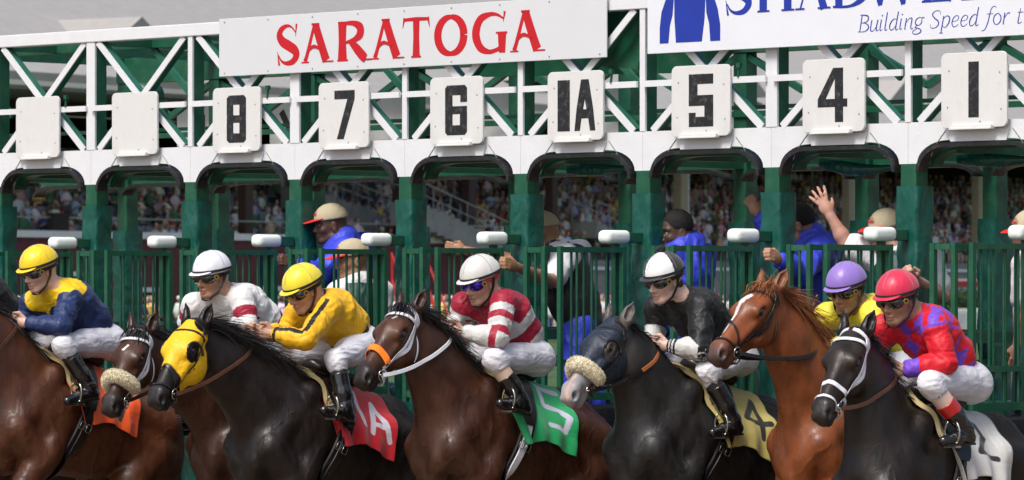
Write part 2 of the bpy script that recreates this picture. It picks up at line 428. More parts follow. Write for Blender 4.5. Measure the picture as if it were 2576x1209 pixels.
# front bracing: white X in every bay, its green flange behind
for b in range(-1, 10):
    cx = b * PCH; hw = PCH / 2
    for s_ in (-1, 1):
        for (xa, za, xb, zb) in ((cx + s_ * (hw - .075), ZB0 - .002, cx + s_ * .022, 3.535), (cx + s_ * .06, 3.50, cx + s_ * (hw - .085), ZP1 + .002)):
            m = MB(); yy = .004 + .003 * (s_ > 0); m.bar((xa, yy, za), (xb, yy, zb), .048, .010); m.build('white_brace', M_white, GATE)
            d = Vector((xb - xa, 0, zb - za)).normalized(); nrm = Vector((-d.z, 0, d.x))
            if nrm.x < 0: nrm = -nrm
            p = nrm * .020
            m = MB(); m.bar((xa + p.x, .04, za + p.z), (xb + p.x, .04, zb + p.z), .008, .055); m.build('brace_flange', M_green2, GATE)
    gbox('number_rail', M_white, cx - hw + .03, cx + hw - .03, -.028, -.010, 3.435, 3.475)
    if b in (0, 2, 5, 6):
        m = MB(); m.bar((cx + .30, -.03, 3.47), (cx + .31, -.03, 3.54), .012, .012); m.box(cx + .295, cx + .325, -.045, -.02, 3.53, 3.56); m.build('latch_pin', M_green, GATE)
# green machinery cover on the roof and the round horn loudspeaker seen through the truss
m = MB(); m.prism([(3.9, 3.60), (6.0, 3.56), (6.3, 3.90), (3.8, 3.90)], .70, .76); m.build('roof_cover', M_green, GATE)
m = MB(); m.prism([(5.55, 3.60), (5.95, 3.56), (6.05, 3.95), (5.65, 3.95)], .12, .16); m.build('roof_cover', M_green, GATE)
m = MB()
hc = Vector((sx(365, -1.2), 1.2, 3.60)); m.tube([hc + Vector((0, -.10, 0)), hc + Vector((0, .1, 0))], [.11, .11], 24); m.box(hc.x - .14, hc.x + .20, 1.14, 1.26, 3.40, 3.57)
m.build('loudspeaker', M_green, GATE)
# padded posts: subdivided wrinkled sleeves
def sleeve(x, y0, y1, hw, z0, z1, name, seed):
    n = 12; nz = 60; V = []; ring = []
    for k in range(n * 4):
        s_, q = divmod(k, n); t = q / n * 2 - 1
        a = {0: (t, -1), 1: (1, t), 2: (-t, 1), 3: (-1, -t)}[s_]; ring.append(a)
    ring = np.array(ring, dtype=float); r = np.abs(ring).max(1) / (np.sum(np.abs(ring) ** 7, 1) ** (1 / 7)); ring = ring * r[:, None]
    cy = (y0 + y1) / 2; hy = (y1 - y0) / 2
    V = np.array([[(x + a * hw, cy + b * hy, z0 + (z1 - z0) * i / nz) for a, b in ring] for i in range(nz + 1)]).reshape(-1, 3)
    q = V * A3(9, 9, 7) + seed * 7.7; d = .008 * vnoise(q) + .007 * wrinkles(V, 6, (1, 1, 1.3), seed) - .003
    zt = (V[:, 2] - z0) / (z1 - z0); d = d * np.clip((1 - zt) * 12, .35, 1)
    cen = np.stack([np.full(len(V), x), np.full(len(V), cy), V[:, 2]], 1); dr = V - cen; dr /= np.linalg.norm(dr, axis=1)[:, None]
    V = V + dr * d[:, None]; N4 = n * 4; F = [(i * N4 + k, i * N4 + (k + 1) % N4, (i + 1) * N4 + (k + 1) % N4, (i + 1) * N4 + k) for i in range(nz) for k in range(N4)]
    np_mesh(name, V, F, M_vinyl, GATE)
for j in JJ:
    x = px_(j)
    sleeve(x, -.025, .145, .088, .45, 2.742 + .01 * ((j * 5) % 3), 'post_padding', j + 2.0)
    sleeve(x, 2.12, 2.32, .085, .45, 2.60, 'rear_post_padding', j + 31.0)
    m = MB(); m.box(x - .028, x + .028, -.185, -.03, 2.43, 2.50); bevel(m.build('bracket', M_green, GATE), .006)
    F_ = Field(); F_.cone((x, -.18, 2.462), (x, -.36, 2.462), .043, .043, .01); F_.ball((x, -.27, 2.462), (.058, .128, .046), .03)
    m = MB(); m.box(x - .055, x + .055, -.375, -.155, 2.425, 2.512); o = m.build('foam_pad', M_foam, GATE); bevel(o, .034, 5)
    for p_ in o.data.polygons: p_.use_smooth = True
    m = MB(); m.box(x - .02, x + .02, -.275, -.235, 1.40, 2.425); m.build('hinge_post', M_green, GATE)
    # inner padded partition and lower skirts
    m = MB(); m.box(x - .055, x + .055, .15, 2.10, .50, 1.44); o = m.build('partition_padding', M_vinyl, GATE); bevel(o, .03, 3)
    # two door leaves swung open
    for sd_ in (-1, 1):
        xl = x + sd_ * .055; ya, yb = -.26, -.83 + (.03 if sd_ > 0 else 0)
        D = empty('gate_door', (0, 0, 0), 0, GATE)
        def db(name, *b, mm=M_green):
            q = MB(); q.box(*b); return q.build(name, mm, D)
        db('door_rail', xl - .016, xl + .016, yb, ya - .002, 2.368, 2.402); db('door_rail', xl - .016, xl + .016, yb, ya - .002, 1.655, 1.688)
        db('door_rail', xl - .018, xl + .018, yb, ya - .002, 1.43, 1.475)
        db('door_stile', xl - .016, xl + .016, yb - .030, yb - .002, 1.40, 2.406); db('door_stile', xl - .019, xl + .019, ya, ya + .034, 1.40, 2.406) if sd_ > 0 else db('door_stile', xl - .03, xl - .021, ya, ya + .03, 1.40, 2.395)
        nb = 4 if sd_ < 0 else 3
        for k in range(nb):
            yy = yb + (ya - yb) * (k + 1) / (nb + 1); q = MB(); q.tube([(xl, yy, 1.475), (xl, yy, 2.368)], .0085, 8, False); q.build('bar', M_green, D)
        m = MB(); m.box(xl - .03, xl + .03, yb - .02, ya + .02, .55, 1.395); o = m.build('rubber_skirt', M_rubber, D); bevel(o, .02, 2)
        if sd_ < 0:
            xr = xl - .155
            db('door_rail', xr + .018, xl - .02, yb - .030, yb - .006, 2.366, 2.400); db('door_rail', xr + .018, xl - .02, yb - .030, yb - .006, 1.655, 1.688); db('door_rail', xr + .018, xl - .02, yb - .030, yb - .006, 1.43, 1.475)
            db('door_stile', xr - .017, xr + .017, yb - .034, yb - .002, 1.40, 2.404)
            q = MB(); q.tube([((xl + xr) / 2, yb - .018, 1.475), ((xl + xr) / 2, yb - .018, 2.366)], .009, 8, False); q.build('bar', M_green, D)
# drooping rolled pad under the arch of stall four and stall one
for b, sag in ((7, .05), (8, .015), (5, .01)):
    m = MB(); cx = b * PCH; m.tube([(cx + (-.40 + .8 * k / 10), .30, 2.93 - sag * (1 - ((k - 5) / 5) ** 2)) for k in range(11)], [.030 + .012 * math.sin(k * .6) for k in range(11)], 12)
    m.build('rolled_pad', M_vinyl, GATE)

# ------------------------------------------------------------ lettering: strokes with width, each laid a hair proud of the last
def flat_letters(name, strokes, y, mt, parent):
    """strokes: list of (list of (x,z), list of widths) in gate x,z at depth y"""
    V = []; F = []
    for si, (pts, ws) in enumerate(strokes):
        P = np.array(pts, dtype=float); W = np.array(ws, dtype=float) if not isinstance(ws, (int, float)) else np.full(len(P), ws)
        if len(P) > 2: # smooth
            t = np.linspace(0, len(P) - 1, (len(P) - 1) * 6 + 1); Q = []
            for tt in t:
                i = min(int(tt), len(P) - 2); u = tt - i; p0 = P[max(i - 1, 0)]; p1 = P[i]; p2 = P[i + 1]; p3 = P[min(i + 2, len(P) - 1)]
                Q.append(.5 * (2 * p1 + (p2 - p0) * u + (2 * p0 - 5 * p1 + 4 * p2 - p3) * u * u + (3 * p1 - p0 - 3 * p2 + p3) * u ** 3))
            W = np.interp(t, range(len(P)), W); P = np.array(Q)
        T = np.gradient(P, axis=0); T /= np.linalg.norm(T, axis=1)[:, None] + 1e-9; Nn = np.stack([-T[:, 1], T[:, 0]], 1)
        A = P + Nn * W[:, None] / 2; B = P - Nn * W[:, None] / 2; n0 = len(V); yy = y - .0006 * si
        for i in range(len(P)): V += [(A[i, 0], yy, A[i, 1]), (B[i, 0], yy, B[i, 1])]
        for i in range(len(P) - 1): F.append((n0 + 2 * i, n0 + 2 * i + 1, n0 + 2 * i + 3, n0 + 2 * i + 2))
    return np_mesh(name, V, F, mt, parent, smooth=False)
def poly_glyph(name, polys, y, mt, parent):
    m = MB()
    for k, pl in enumerate(polys): m.prism(pl, y - .0015 - .0005 * k, y)
    return m.build(name, mt, parent)
# flared display capitals on a unit box (x 0..w, z 0..1)
GL = {
 'S': [([(.80, .80), (.62, .95), (.42, .985), (.20, .90), (.12, .74), (.25, .58), (.50, .47), (.76, .34), (.82, .20), (.66, .05), (.40, .015), (.20, .08), (.07, .24)], [.03, .05, .09, .16, .22, .25, .26, .25, .22, .16, .10, .06, .03]),
       ([(.79, .70), (.83, 1.03)], [.01, .07]), ([(.11, -.03), (.03, .34)], [.07, .01])],
 'A': [([(.42, .98), (.30, .60), (.17, .20), (.10, .03)], [.08, .09, .10, .12]), ([(.46, .97), (.60, .60), (.76, .20), (.83, .035)], [.20, .21, .22, .23]),
       ([(-.02, .012), (.24, .012)], .03), ([(.70, .012), (1.08, .012)], .03), ([(.33, .99), (.60, .99)], .04), ([(.20, .30), (.40, .415), (.66, .33)], [.06, .075, .05])],
 'R': [([(.18, 1.0), (.18, .5), (.18, 0)], [.24, .20, .26]), ([(.04, .99), (.40, .985)], .035), ([(.02, .012), (.36, .012)], .035),
       ([(.28, .965), (.55, .95), (.74, .84), (.74, .66), (.56, .53), (.30, .47)], [.06, .10, .19, .19, .10, .05]), ([(.44, .50), (.66, .28), (.84, .10), (.93, .035)], [.12, .19, .20, .16]), ([(.82, .012), (1.10, .012)], .03)],
 'T': [([(.5, 1.0), (.5, .5), (.5, 0)], [.22, .19, .24]), ([(.05, .95), (.5, .96), (.95, .95)], [.07, .09, .07]), ([(.0, .74), (.07, 1.0)], [.01, .08]), ([(1.0, .74), (.93, 1.0)], [.01, .08]), ([(.32, .012), (.68, .012)], .035)],
 'O': [([(.5 + .40 * math.cos(a), .5 + .46 * math.sin(a)) for a in [k * math.pi / 8 for k in range(17)]], [.085 + .115 * abs(math.cos(k * math.pi / 8)) for k in range(17)])],
 'G': [([(.93, .84), (.72, .95), (.50, .96), (.24, .86), (.11, .62), (.11, .38), (.24, .14), (.48, .035), (.70, .07), (.88, .14)], [.03, .06, .09, .16, .20, .20, .16, .09, .08, .10]),
       ([(.92, .76), (.96, 1.02)], [.01, .06]), ([(.88, .0), (.88, .25), (.88, .50)], [.16, .19, .22]), ([(.70, .50), (1.04, .50)], .035)],
}
SIGN = empty('sign', gw(0, 0, 0), -TH); tag(SIGN, 'white board with large red serif letters SARATOGA on top of the starting gate', 'sign')
xs0, xs1 = sx(555, .03), sx(1530, .03)
m = MB(); m.box(xs0, xs1, -.045, -.034, 3.637, 4.045); bevel(m.build('panel', M_panel, SIGN), .003)
for ch, ua, ub in (('S', 695, 755), ('A', 759, 832), ('R', 846, 925), ('A', 934, 1010), ('T', 1012, 1080), ('O', 1092, 1174), ('G', 1188, 1272), ('A', 1284, 1364)):
    xa, xb = sx(ua, .05), sx(ub, .05); w_ = xb - xa; h_ = .268; z_ = 3.703
    st = [([(xa + x * w_, z_ + z * h_) for x, z in pts], (np.array(ws) * w_ * 1.15 if not isinstance(ws, float) else ws * h_ * 1.3)) for pts, ws in GL[ch]]
    tag(flat_letters('letter', st, -.0458, M_red, SIGN), 'red letter ' + ch)
m = MB()
for k in range(9):
    for z_ in (3.66, 4.02):
        x = xs0 + .06 + (xs1 - xs0 - .12) * k / 8; m.tube([(x, -.045, z_), (x, -.0475, z_)], .006, 8)
m.build('screw_heads', M_galv, SIGN)
SIGN2 = empty('sign', gw(0, 0, 0), -TH); tag(SIGN2, 'white board with blue lettering and a blue silks emblem at the upper right edge', 'sign')
xs2 = sx(1631, .05)
m = MB(); m.box(xs2, sx(2576, .05) + 2.2, -.06, -.048, 3.643, 4.42); bevel(m.build('panel', mat('white_sign_vinyl', (.72, .74, .79), .4, var=.015, bump=.0006, bscale=400), SIGN2), .003)
def emblem():
    x0, x1 = sx(1660, .06), sx(1812, .06); w = x1 - x0; z0 = 3.706; h = .50
    P = lambda a, b: (x0 + a * w, z0 + b * h)
    # sleeves and body of the jacket
    body = [P(.30, 0), P(.66, 0), P(.74, .36), P(.74, .70), P(.64, .66), P(.5, .78), P(.36, .66), P(.24, .70), P(.24, .36)]
    body = [P(.27, 0), P(.70, 0), P(.745, .30), P(.76, .62), P(.60, .70), P(.50, .62), P(.40, .70), P(.24, .62), P(.245, .30)]
    l = [P(0, 0), P(.145, 0), P(.17, .22), P(.215, .36), P(.24, .62), P(.40, .70), P(.34, .80), P(.12, .60), P(.03, .40), P(0, .2)]
    r = [P(.84, 0), P(1.0, 0), P(1.0, .2), P(.96, .40), P(.88, .60), P(.66, .80), P(.60, .70), P(.76, .62), P(.775, .36), P(.82, .22)]
    m = MB()
    for k, q in enumerate((body, l, r)): m.prism(q, -.0615 - .0004 * k, -.0602)
    return m.build('emblem', M_blue, SIGN2)
tag(emblem(), 'blue jacket emblem')
GL2 = {'H': [([(.15, 1), (.15, 0)], .2), ([(.8, 1), (.8, 0)], .2), ([(.15, .52), (.8, .52)], .05), ([(0, .02), (.32, .02)], .04), ([(.64, .02), (.98, .02)], .04)],
       'D': [([(.18, 1), (.18, 0)], .2), ([(.02, .025), (.5, .025), (.84, .2), (.9, .5), (.84, .8), (.5, .975), (.02, .975)], [.05, .06, .16, .2, .16, .06, .05])],
       'W': [([(.0, 1), (.27, 0)], [.16, .10]), ([(.27, 0), (.5, .95)], .05), ([(.48, 1), (.76, 0)], [.15, .10]), ([(.76, 0), (1, 1)], .05)],
       'E': [([(.2, 1), (.2, 0)], .22), ([(.04, .025), (.85, .03)], .05), ([(.04, .975), (.8, .97)], .05), ([(.2, .5), (.65, .5)], .05), ([(.86, .0), (.90, .26)], [.07, .01])],
       'L': [([(.2, 1), (.2, 0)], .22), ([(.04, .025), (.85, .03)], .05), ([(.86, .0), (.90, .26)], [.07, .01])]}
GL2['S'] = GL['S']; GL2['A'] = [([(.48, 1), (.12, 0)], .05), ([(.48, 1), (.85, 0)], [.16, .22]), ([(.24, .34), (.72, .34)], .045), ([(-.02, .02), (.26, .02)], .04), ([(.66, .02), (1.05, .02)], .04)]
for ch, ua, ub in (('S', 1824, 1896), ('H', 1906, 2001), ('A', 2003, 2086), ('D', 2094, 2186), ('W', 2184, 2302), ('E', 2316, 2402), ('L', 2416, 2492), ('L', 2506, 2584)):
    xa, xb = sx(ua, .06), sx(ub, .06); w_ = xb - xa; h_ = .27; z_ = 3.869
    st = [([(xa + x * w_, z_ + z * h_) for x, z in pts], (np.array(ws) * w_ if not isinstance(ws, float) else ws * (w_ if len(pts) == 2 and abs(pts[0][1] - pts[1][1]) > .5 else h_))) for pts, ws in GL2[ch]]
    tag(flat_letters('letter', st, -.0612, M_blue, SIGN2), 'large blue letter ' + ch)
# italic line "Building Speed for t": lower-case on unit x-height
thn, thk = .045, .115
IT = {'B': (.62, [([(.12, 0), (.12, 1.5)], thk), ([(.0, .02), (.40, .02), (.60, .25), (.58, .55), (.35, .76), (.12, .78)], [thn, .06, thk, thk, .06, thn]), ([(.12, .78), (.42, .85), (.54, 1.1), (.46, 1.38), (.15, 1.48), (0, 1.48)], [thn, .06, thk, thk, .06, thn])]),
      'u': (.52, [([(.08, 1), (.07, .4), (.10, .08), (.26, .05), (.44, .5)], [thk, thk, thk, .06, thn]), ([(.45, 1), (.42, .2), (.50, .03), (.58, .14)], [thk, thk, .07, thn])]),
      'i': (.24, [([(.08, 1), (.07, .2), (.13, .03), (.22, .14)], [thk, thk, .07, thn]), ([(.10, 1.28), (.10, 1.40)], .13)]),
      'l': (.24, [([(.08, 1.6), (.07, .2), (.13, .03), (.22, .14)], [thk, thk, .07, thn])]),
      'd': (.54, [([(.44, 1.6), (.42, .2), (.50, .03), (.58, .14)], [thk, thk, .07, thn]), ([(.42, .85), (.28, 1.0), (.10, .75), (.04, .35), (.12, .05), (.30, .12), (.42, .5)], [thn, .06, thk, thk, .09, .05, thn])]),
      'n': (.54, [([(.08, 1), (.08, 0)], thk), ([(.08, .55), (.25, .93), (.40, .98), (.43, .8), (.42, .2), (.50, .03), (.58, .14)], [thn, .05, .09, thk, thk, .07, thn])]),
      'g': (.52, [([(.42, .9), (.28, 1.0), (.08, .8), (.08, .45), (.28, .32), (.42, .5), (.42, .9)], [thn, .06, thk, thk, .06, thk, thn]), ([(.20, .33), (.08, .15), (.35, .02), (.48, -.2), (.30, -.42), (.02, -.38), (.0, -.15), (.20, .0)], [thn, .07, .09, thk, .07, .07, .06, thn]), ([(.40, .93), (.56, .98)], .07)]),
      'S': (.60, [([(.56, 1.15), (.46, 1.46), (.22, 1.46), (.08, 1.2), (.22, .88), (.46, .6), (.52, .3), (.36, .03), (.12, .03), (.02, .35)], [thn, .06, .07, thk, thk, thk, thk, .07, .06, thn])]),
      'p': (.54, [([(.10, 1), (.08, -.45)], thk), ([(.10, .75), (.28, 1.0), (.46, .85), (.46, .4), (.30, .03), (.12, .12)], [thn, .06, thk, thk, .06, thn]), ([(-.02, -.45), (.20, -.45)], .05)]),
      'e': (.46, [([(.06, .48), (.32, .55), (.40, .8), (.28, .98), (.10, .8), (.05, .35), (.16, .04), (.32, .06), (.44, .25)], [thn, .05, .09, .06, .09, thk, .08, .06, thn])]),
      'f': (.36, [([(.50, 1.5), (.36, 1.6), (.22, 1.3), (.16, .3), (.04, -.35), (-.14, -.45)], [.08, .06, .09, thk, .08, .06]), ([(.02, .97), (.40, .97)], .05)]),
      'o': (.50, [([(.25, 1.0), (.06, .75), (.06, .3), (.24, .02), (.44, .25), (.44, .7), (.25, 1.0)], [.06, thk, thk, .06, thk, thk, .06])]),
      'r': (.40, [([(.08, 1), (.08, 0)], thk), ([(.08, .5), (.24, .93), (.38, .95)], [thn, .06, .12])]),
      't': (.34, [([(.14, 1.3), (.10, .2), (.18, .03), (.32, .15)], [.06, thk, .08, thn]), ([(.0, .97), (.34, .97)], .05)]),
      'h': (.54, [([(.08, 1.6), (.08, 0)], thk), ([(.08, .55), (.25, .93), (.40, .98), (.43, .8), (.42, .2), (.50, .03), (.58, .14)], [thn, .05, .09, thk, thk, .07, thn])]), ' ': (.30, [])}
xa = sx(2158, .06); xc = sx(2576, .06); txt = 'Building Speed for the'; tw = sum(IT[c][0] + .06 for c in 'Building Speed for '); sc_ = (sx(2556, .06) - xa) / tw; X = 0; xh = .070
for c in txt:
    if c != ' ':
        st = [([(xa + (X + x) * sc_ + z * xh * .20, 3.712 + z * xh) for x, z in pts], (np.array(ws) * xh * 1.0 if not isinstance(ws, float) else ws * xh)) for pts, ws in IT[c][1]]
        flat_letters('letter', st, -.0612, M_blue, SIGN2)
    X += IT[c][0] + .06

# ------------------------------------------------------------ number plates
def R_(x0, z0, x1, z1): return [(x0, z0), (x1, z0), (x1, z1), (x0, z1)]
NUM = {  # polygons on a box 0..1 x 0..1, no overlaps
 '8': [[(.12, 0), (.88, 0), (1, .06), (1, .20), (.0, .20), (0, .06)][:6], R_(0, .20, .34, .42), R_(.66, .20, 1, .42), R_(0, .42, 1, .58), R_(0, .58, .34, .80), R_(.66, .58, 1, .80), [(0, .80), (1, .80), (1, .94), (.88, 1), (.12, 1), (0, .94)]],
 '7': [R_(0, .82, 1.0, 1.0), [(.12, 0), (.46, 0), (1.0, .82), (.64, .82)]],
 '6': [[(.1, 0), (.9, 0), (1, .06), (1, .2), (0, .2), (0, .06)], R_(0, .2, .34, .8), R_(.68, .2, 1, .42), R_(.34, .42, 1, .58), [(0, .8), (1, .8), (1, .94), (.9, 1), (.1, 1), (0, .94)], R_(.7, .66, 1, .8)],
 '5': [R_(0, 0, 1, .19), R_(.64, .19, 1, .40), R_(0, .40, 1, .60), R_(0, .60, .36, .81), R_(0, .81, 1, 1), R_(0, .19, .28, .27)],
 '4': [R_(.58, 0, .86, .28), R_(0, .28, 1, .43), [(.58, .43), (.86, .43), (.86, 1), (.58, 1)], [(0, .43), (.27, .43), (.58, .80), (.58, 1), (.52, 1)]],
 '1': [R_(.25, 0, .75, 1)],
 'A': [[(0, 0), (.26, 0), (.34, .24), (.66, .24), (.74, 0), (1, 0), (.90, .42), (.10, .42)], [(.10, .42), (.42, .42), (.5, .62), (.32, 1)], [(.58, .42), (.90, .42), (.68, 1), (.5, .62)], [(.32, 1), (.5, .62), (.68, 1)]],
}
def rrect(x0, x1, z0, z1, r, n=6):
    P = []
    for cx, cz, a0 in ((x1 - r, z1 - r, 0), (x0 + r, z1 - r, 90), (x0 + r, z0 + r, 180), (x1 - r, z0 + r, 270)):
        for k in range(n + 1): a = math.radians(a0 + 90 * k / n); P.append((cx + r * math.cos(a), cz + r * math.sin(a)))
    return P
def number_plate(i, chars, label, grp=None, y=-.045, seed=0):
    E = empty('number_plate', gw(i, -y, 3.33), -TH); tag(E, label, 'number plate', grp)
    cx = 0; tilt = random.Random(i).uniform(-.006, .006)
    m = MB(); m.prism([(x + z * tilt, z) for x, z in rrect(-.252, .252, -.226, .226, .04)], -.009, .009); o = m.build('plate', M_plate, E); bevel(o, .003)
    m = MB(); m.box(-.17, .15, -.030, .010, -.236, -.212); m.box(-.17, .15, -.040, -.030, -.236, -.228); m.build('holder_lip', M_plate, E)
    for ch, x0, x1 in chars:
        pl = [[(x0 + x * (x1 - x0), -.165 + z * .335) for x, z in q] for q in NUM[ch]]
        M_ = MB()
        for k, q in enumerate(pl): M_.prism(q, -.0098 - .0005 * (k % 3), -.0092)
        tag(M_.build('numeral', M_black, E), 'black numeral ' + ch if ch != 'A' else 'black letter A')
    m = MB()
    for x_, z_ in ((.2, .1), (.21, -.12), (-.2, -.1), (-.19, .12), (.05, -.19)): m.tube([(x_, -.009, z_), (x_, -.0115, z_)], .005, 7)
    m.build('rivets', M_galv, E)
    return E
for i, chars, lab in ((0, [], 'blank white number plate, leftmost on the gate'), (1, [], 'blank white number plate next to the plate with numeral 8'),
        (2, [('8', -.10, .105)], 'white plate with black numeral 8, third from the left'), (3, [('7', -.09, .115)], 'white plate with black numeral 7, just right of the plate with 8'), (4, [('6', -.105, .105)], 'white plate with black numeral 6, under the last letters of SARATOGA'),
        (5, [('1', -.215, .01), ('A', -.005, .185)], 'white plate with black 1A'), (6, [('5', -.10, .11)], 'white plate with black numeral 5, under the blue emblem'),
        (7, [('4', -.125, .115)], 'white plate with black numeral 4, second from the right'), (8, [('1', -.08, .08)], 'white plate with a single black numeral 1')):
    number_plate(i, chars, lab)
for i in range(-1, 9):
    E = empty('number_plate', gw(i + .02, -2.45, 3.40), -TH); tag(E, 'pale rear plate with black marks, %s' % ['left of the leftmost blank plate', 'between the two blank plates'][i + 1] if i < 1 else 'worn pale rear plate seen through the truss right of %s' % ['', 'the blank plate by the 8', 'the 8', 'the 7', 'the 6', 'black 1A', 'the 5', 'the 4', 'the lone 1'][i], 'number plate', 'rear number plates')
    m = MB(); m.prism(rrect(-.24, .24, -.25, .21, .03), 0, .012); m.build('plate', M_plate, E)
    if i in (-1, 0):
        m = MB()
        if i == -1: m.box(-.10, -.02, -.004, -.001, -.20, .12); m.box(-.02, .10, -.004, -.001, .06, .12); m.box(.04, .10, -.004, -.001, -.02, .06); m.box(-.02, .10, -.004, -.001, -.08, -.02); m.box(.05, .11, -.004, -.001, -.2, -.08)
        else: m.bar((-.1, -.002, -.18), (.1, -.002, .12), .06, .002); m.bar((-.1, -.005, .12), (.1, -.005, -.18), .06, .002)
        m.build('numeral', M_black, E)
# ------------------------------------------------------------ grandstand far behind, its front running away to the right
SA = Vector((-19, 165, 0)); SDI = Vector((.549, .836, 0)); SNO = Vector((-.836, .549, 0)); SRZ = math.atan2(.836, .549)
def sw(s, q, z): return SA + SDI * s + SNO * q + Vector((0, 0, z))
def su(u, q=0.0):
    k = (u - 1288.0) / FD; bx = SA.x + SNO.x * q; by = SA.y + SNO.y * q
    return (k * by - bx) / (SDI.x - k * SDI.y)
def sY(s, q=0): return (SA + SDI * s + SNO * q).y
def sz(u, v, q=0.0): return CAMZ + (HOR - v) / FD * sY(su(u, q), q)
STAND = empty('grandstand', SA, SRZ); tag(STAND, 'long grandstand with grey shingle roof, maroon front wall and rows of seats behind the gate', 'grandstand')
def stb(name, m_, *b):
    q = MB(); q.box(*b); return q.build(name, m_, STAND)
NROW = 11
for r in range(NROW):
    stb('seat_tier', M_conc, -12, 125, .6 + .85 * r, 1.45 + .85 * r, 2.6, 3.35 + .37 * r)
seat = MB(); seatb = MB()
for r in range(NROW):
    for k in range(0, 222):
        s = -8 + k * .58
        if (k // 14) % 5 == 4 and k % 14 < 2: continue
        y = 1.05 + .85 * r; z = 3.35 + .37 * r
        seat.box(s - .24, s + .24, y - .18, y + .2, z + .38, z + .43); seat.box(s - .24, s + .24, y + .2, y + .25, z + .43, z + .82)
o = seat.build('seat_rows', M_seat, STAND); tag(o, kind='stuff')
for k in range(12):
    sA_, sB_ = -12 + 137 * k / 12, -12 + 137 * (k + 1) / 12
    z0_, z1_ = 10.1, 10.1
    m = MB(); m.add([(sA_, -1.3, 10.1), (sB_, -1.3, 10.1), (sB_, 26, 22.5), (sA_, 26, 22.5), (sA_, -1.3, 9.95), (sB_, -1.3, 9.95), (sB_, 26, 22.3), (sA_, 26, 22.3)], [(0, 1, 2, 3), (7, 6, 5, 4), (0, 4, 5, 1), (1, 5, 6, 2), (2, 6, 7, 3), (3, 7, 4, 0)])
    m.build('roof', M_roof, STAND)
stb('eave_board', M_roof, -12, 125, -1.4, -1.302, 9.78, 10.08)
for uu in (205, 640, 1240, 1740, 2150):
    s = su(uu, 3); m = MB(); m.prism([(s - 2.2, 11.2), (s + 2.2, 11.2), (s, 12.6)], .0, 6); m.build('roof_dormer', M_roof, STAND)
stb('ceiling', M_ceil, -12, 125, -1.2, 14, 9.45, 9.6)
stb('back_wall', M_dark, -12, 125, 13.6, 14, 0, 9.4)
stb('ceiling_beam', M_brown, -12, 125, 4.8, 5.0, 8.9, 9.4)
s_end = su(1330)
stb('front_wall', M_brick, -12, s_end, -.02, .25, 0, 4.0)
stb('front_wall', M_conc, s_end, 125, -.02, .25, 0, 2.9)
stb('wall_coping', M_trim, -12, s_end, -.10, .33, 4.0, 4.26)
stb('wall_coping', M_trim, s_end, 125, -.10, .33, 2.9, 3.05)
stb('front_rail', M_galv, -12, s_end, .45, .50, 4.75, 4.80)
for uu in (170, 520):
    s = su(uu); stb('equipment_box', M_dark, s - .45, s + .45, .3, .6, 4.26, 4.95)
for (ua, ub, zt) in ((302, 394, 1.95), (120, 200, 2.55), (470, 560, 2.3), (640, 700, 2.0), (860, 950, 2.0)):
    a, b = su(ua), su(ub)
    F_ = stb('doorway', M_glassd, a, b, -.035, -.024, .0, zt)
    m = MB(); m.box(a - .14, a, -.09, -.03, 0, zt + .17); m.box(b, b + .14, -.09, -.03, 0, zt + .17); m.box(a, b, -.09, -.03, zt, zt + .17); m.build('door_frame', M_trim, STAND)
# white notice with a small roof on the wall
m = MB(); s = su(320); m.prism([(s - .55, 3.25), (s + .55, 3.25), (s + .40, 3.85), (s - .40, 3.85)], -.14, -.06); m.box(s - .45, s + .45, -.14, -.06, 2.85, 3.1); o = m.build('notice', M_trim, STAND)
m = MB(); m.box(s - .3, s + .3, -.15, -.142, 3.48, 3.55); m.box(s - .25, s + .28, -.15, -.142, 3.62, 3.68); m.build('notice_writing', M_redp, STAND)
for uu, w, mm, z0_ in ((620, .25, M_brown, 3.5), (1010, .33, M_brown, 3.5), (1182, .27, M_brown, 3.5), (240, .2, M_brown, 3.5), (1390, .22, M_brown, 2), (1716, .33, M_tan, 2), (2137, .30, M_tan, 2), (2462, .30, M_tan, 2)):
    s = su(uu, .9); stb('column', mm, s - w, s + w, .75, 1.15, z0_, 9.45)
    if mm is M_tan: stb('downpipe', M_trim, s + w + .05, s + w + .16, .8, .9, z0_, 9.4)
def stair(u0, v0, u1, v1, q, th):
    s0, s1 = su(u0, q), su(u1, q); z0_, z1_ = sz(u0, v0, q), sz(u1, v1, q)
    m = MB(); n = 14
    for k in range(n):
        a = s0 + (s1 - s0) * k / n; b = s0 + (s1 - s0) * (k + 1) / n; zz = z0_ + (z1_ - z0_) * k / n; m.box(a, b - .002, q, q + 1.3, zz - th, zz)
    m.build('stairway', M_conc, STAND)
    for qq in (q - .03, q + 1.3):
        m = MB(); m.bar((s0, qq, z0_ + .95), (s1, qq, z1_ + .95), .04, .04)
        for k in range(7):
            a = s0 + (s1 - s0) * k / 6; zz = z0_ + (z1_ - z0_) * k / 6; m.box(a - .015, a + .015, qq - .02, qq + .02, zz - .3, zz + .93)
        m.build('stair_railing', M_galv, STAND)
stair(1045, 508, 1300, 625, -.6, 1.0)
stair(770, 470, 1000, 560, 2.6, .9)
stair(1500, 560, 1690, 640, .3, .7)

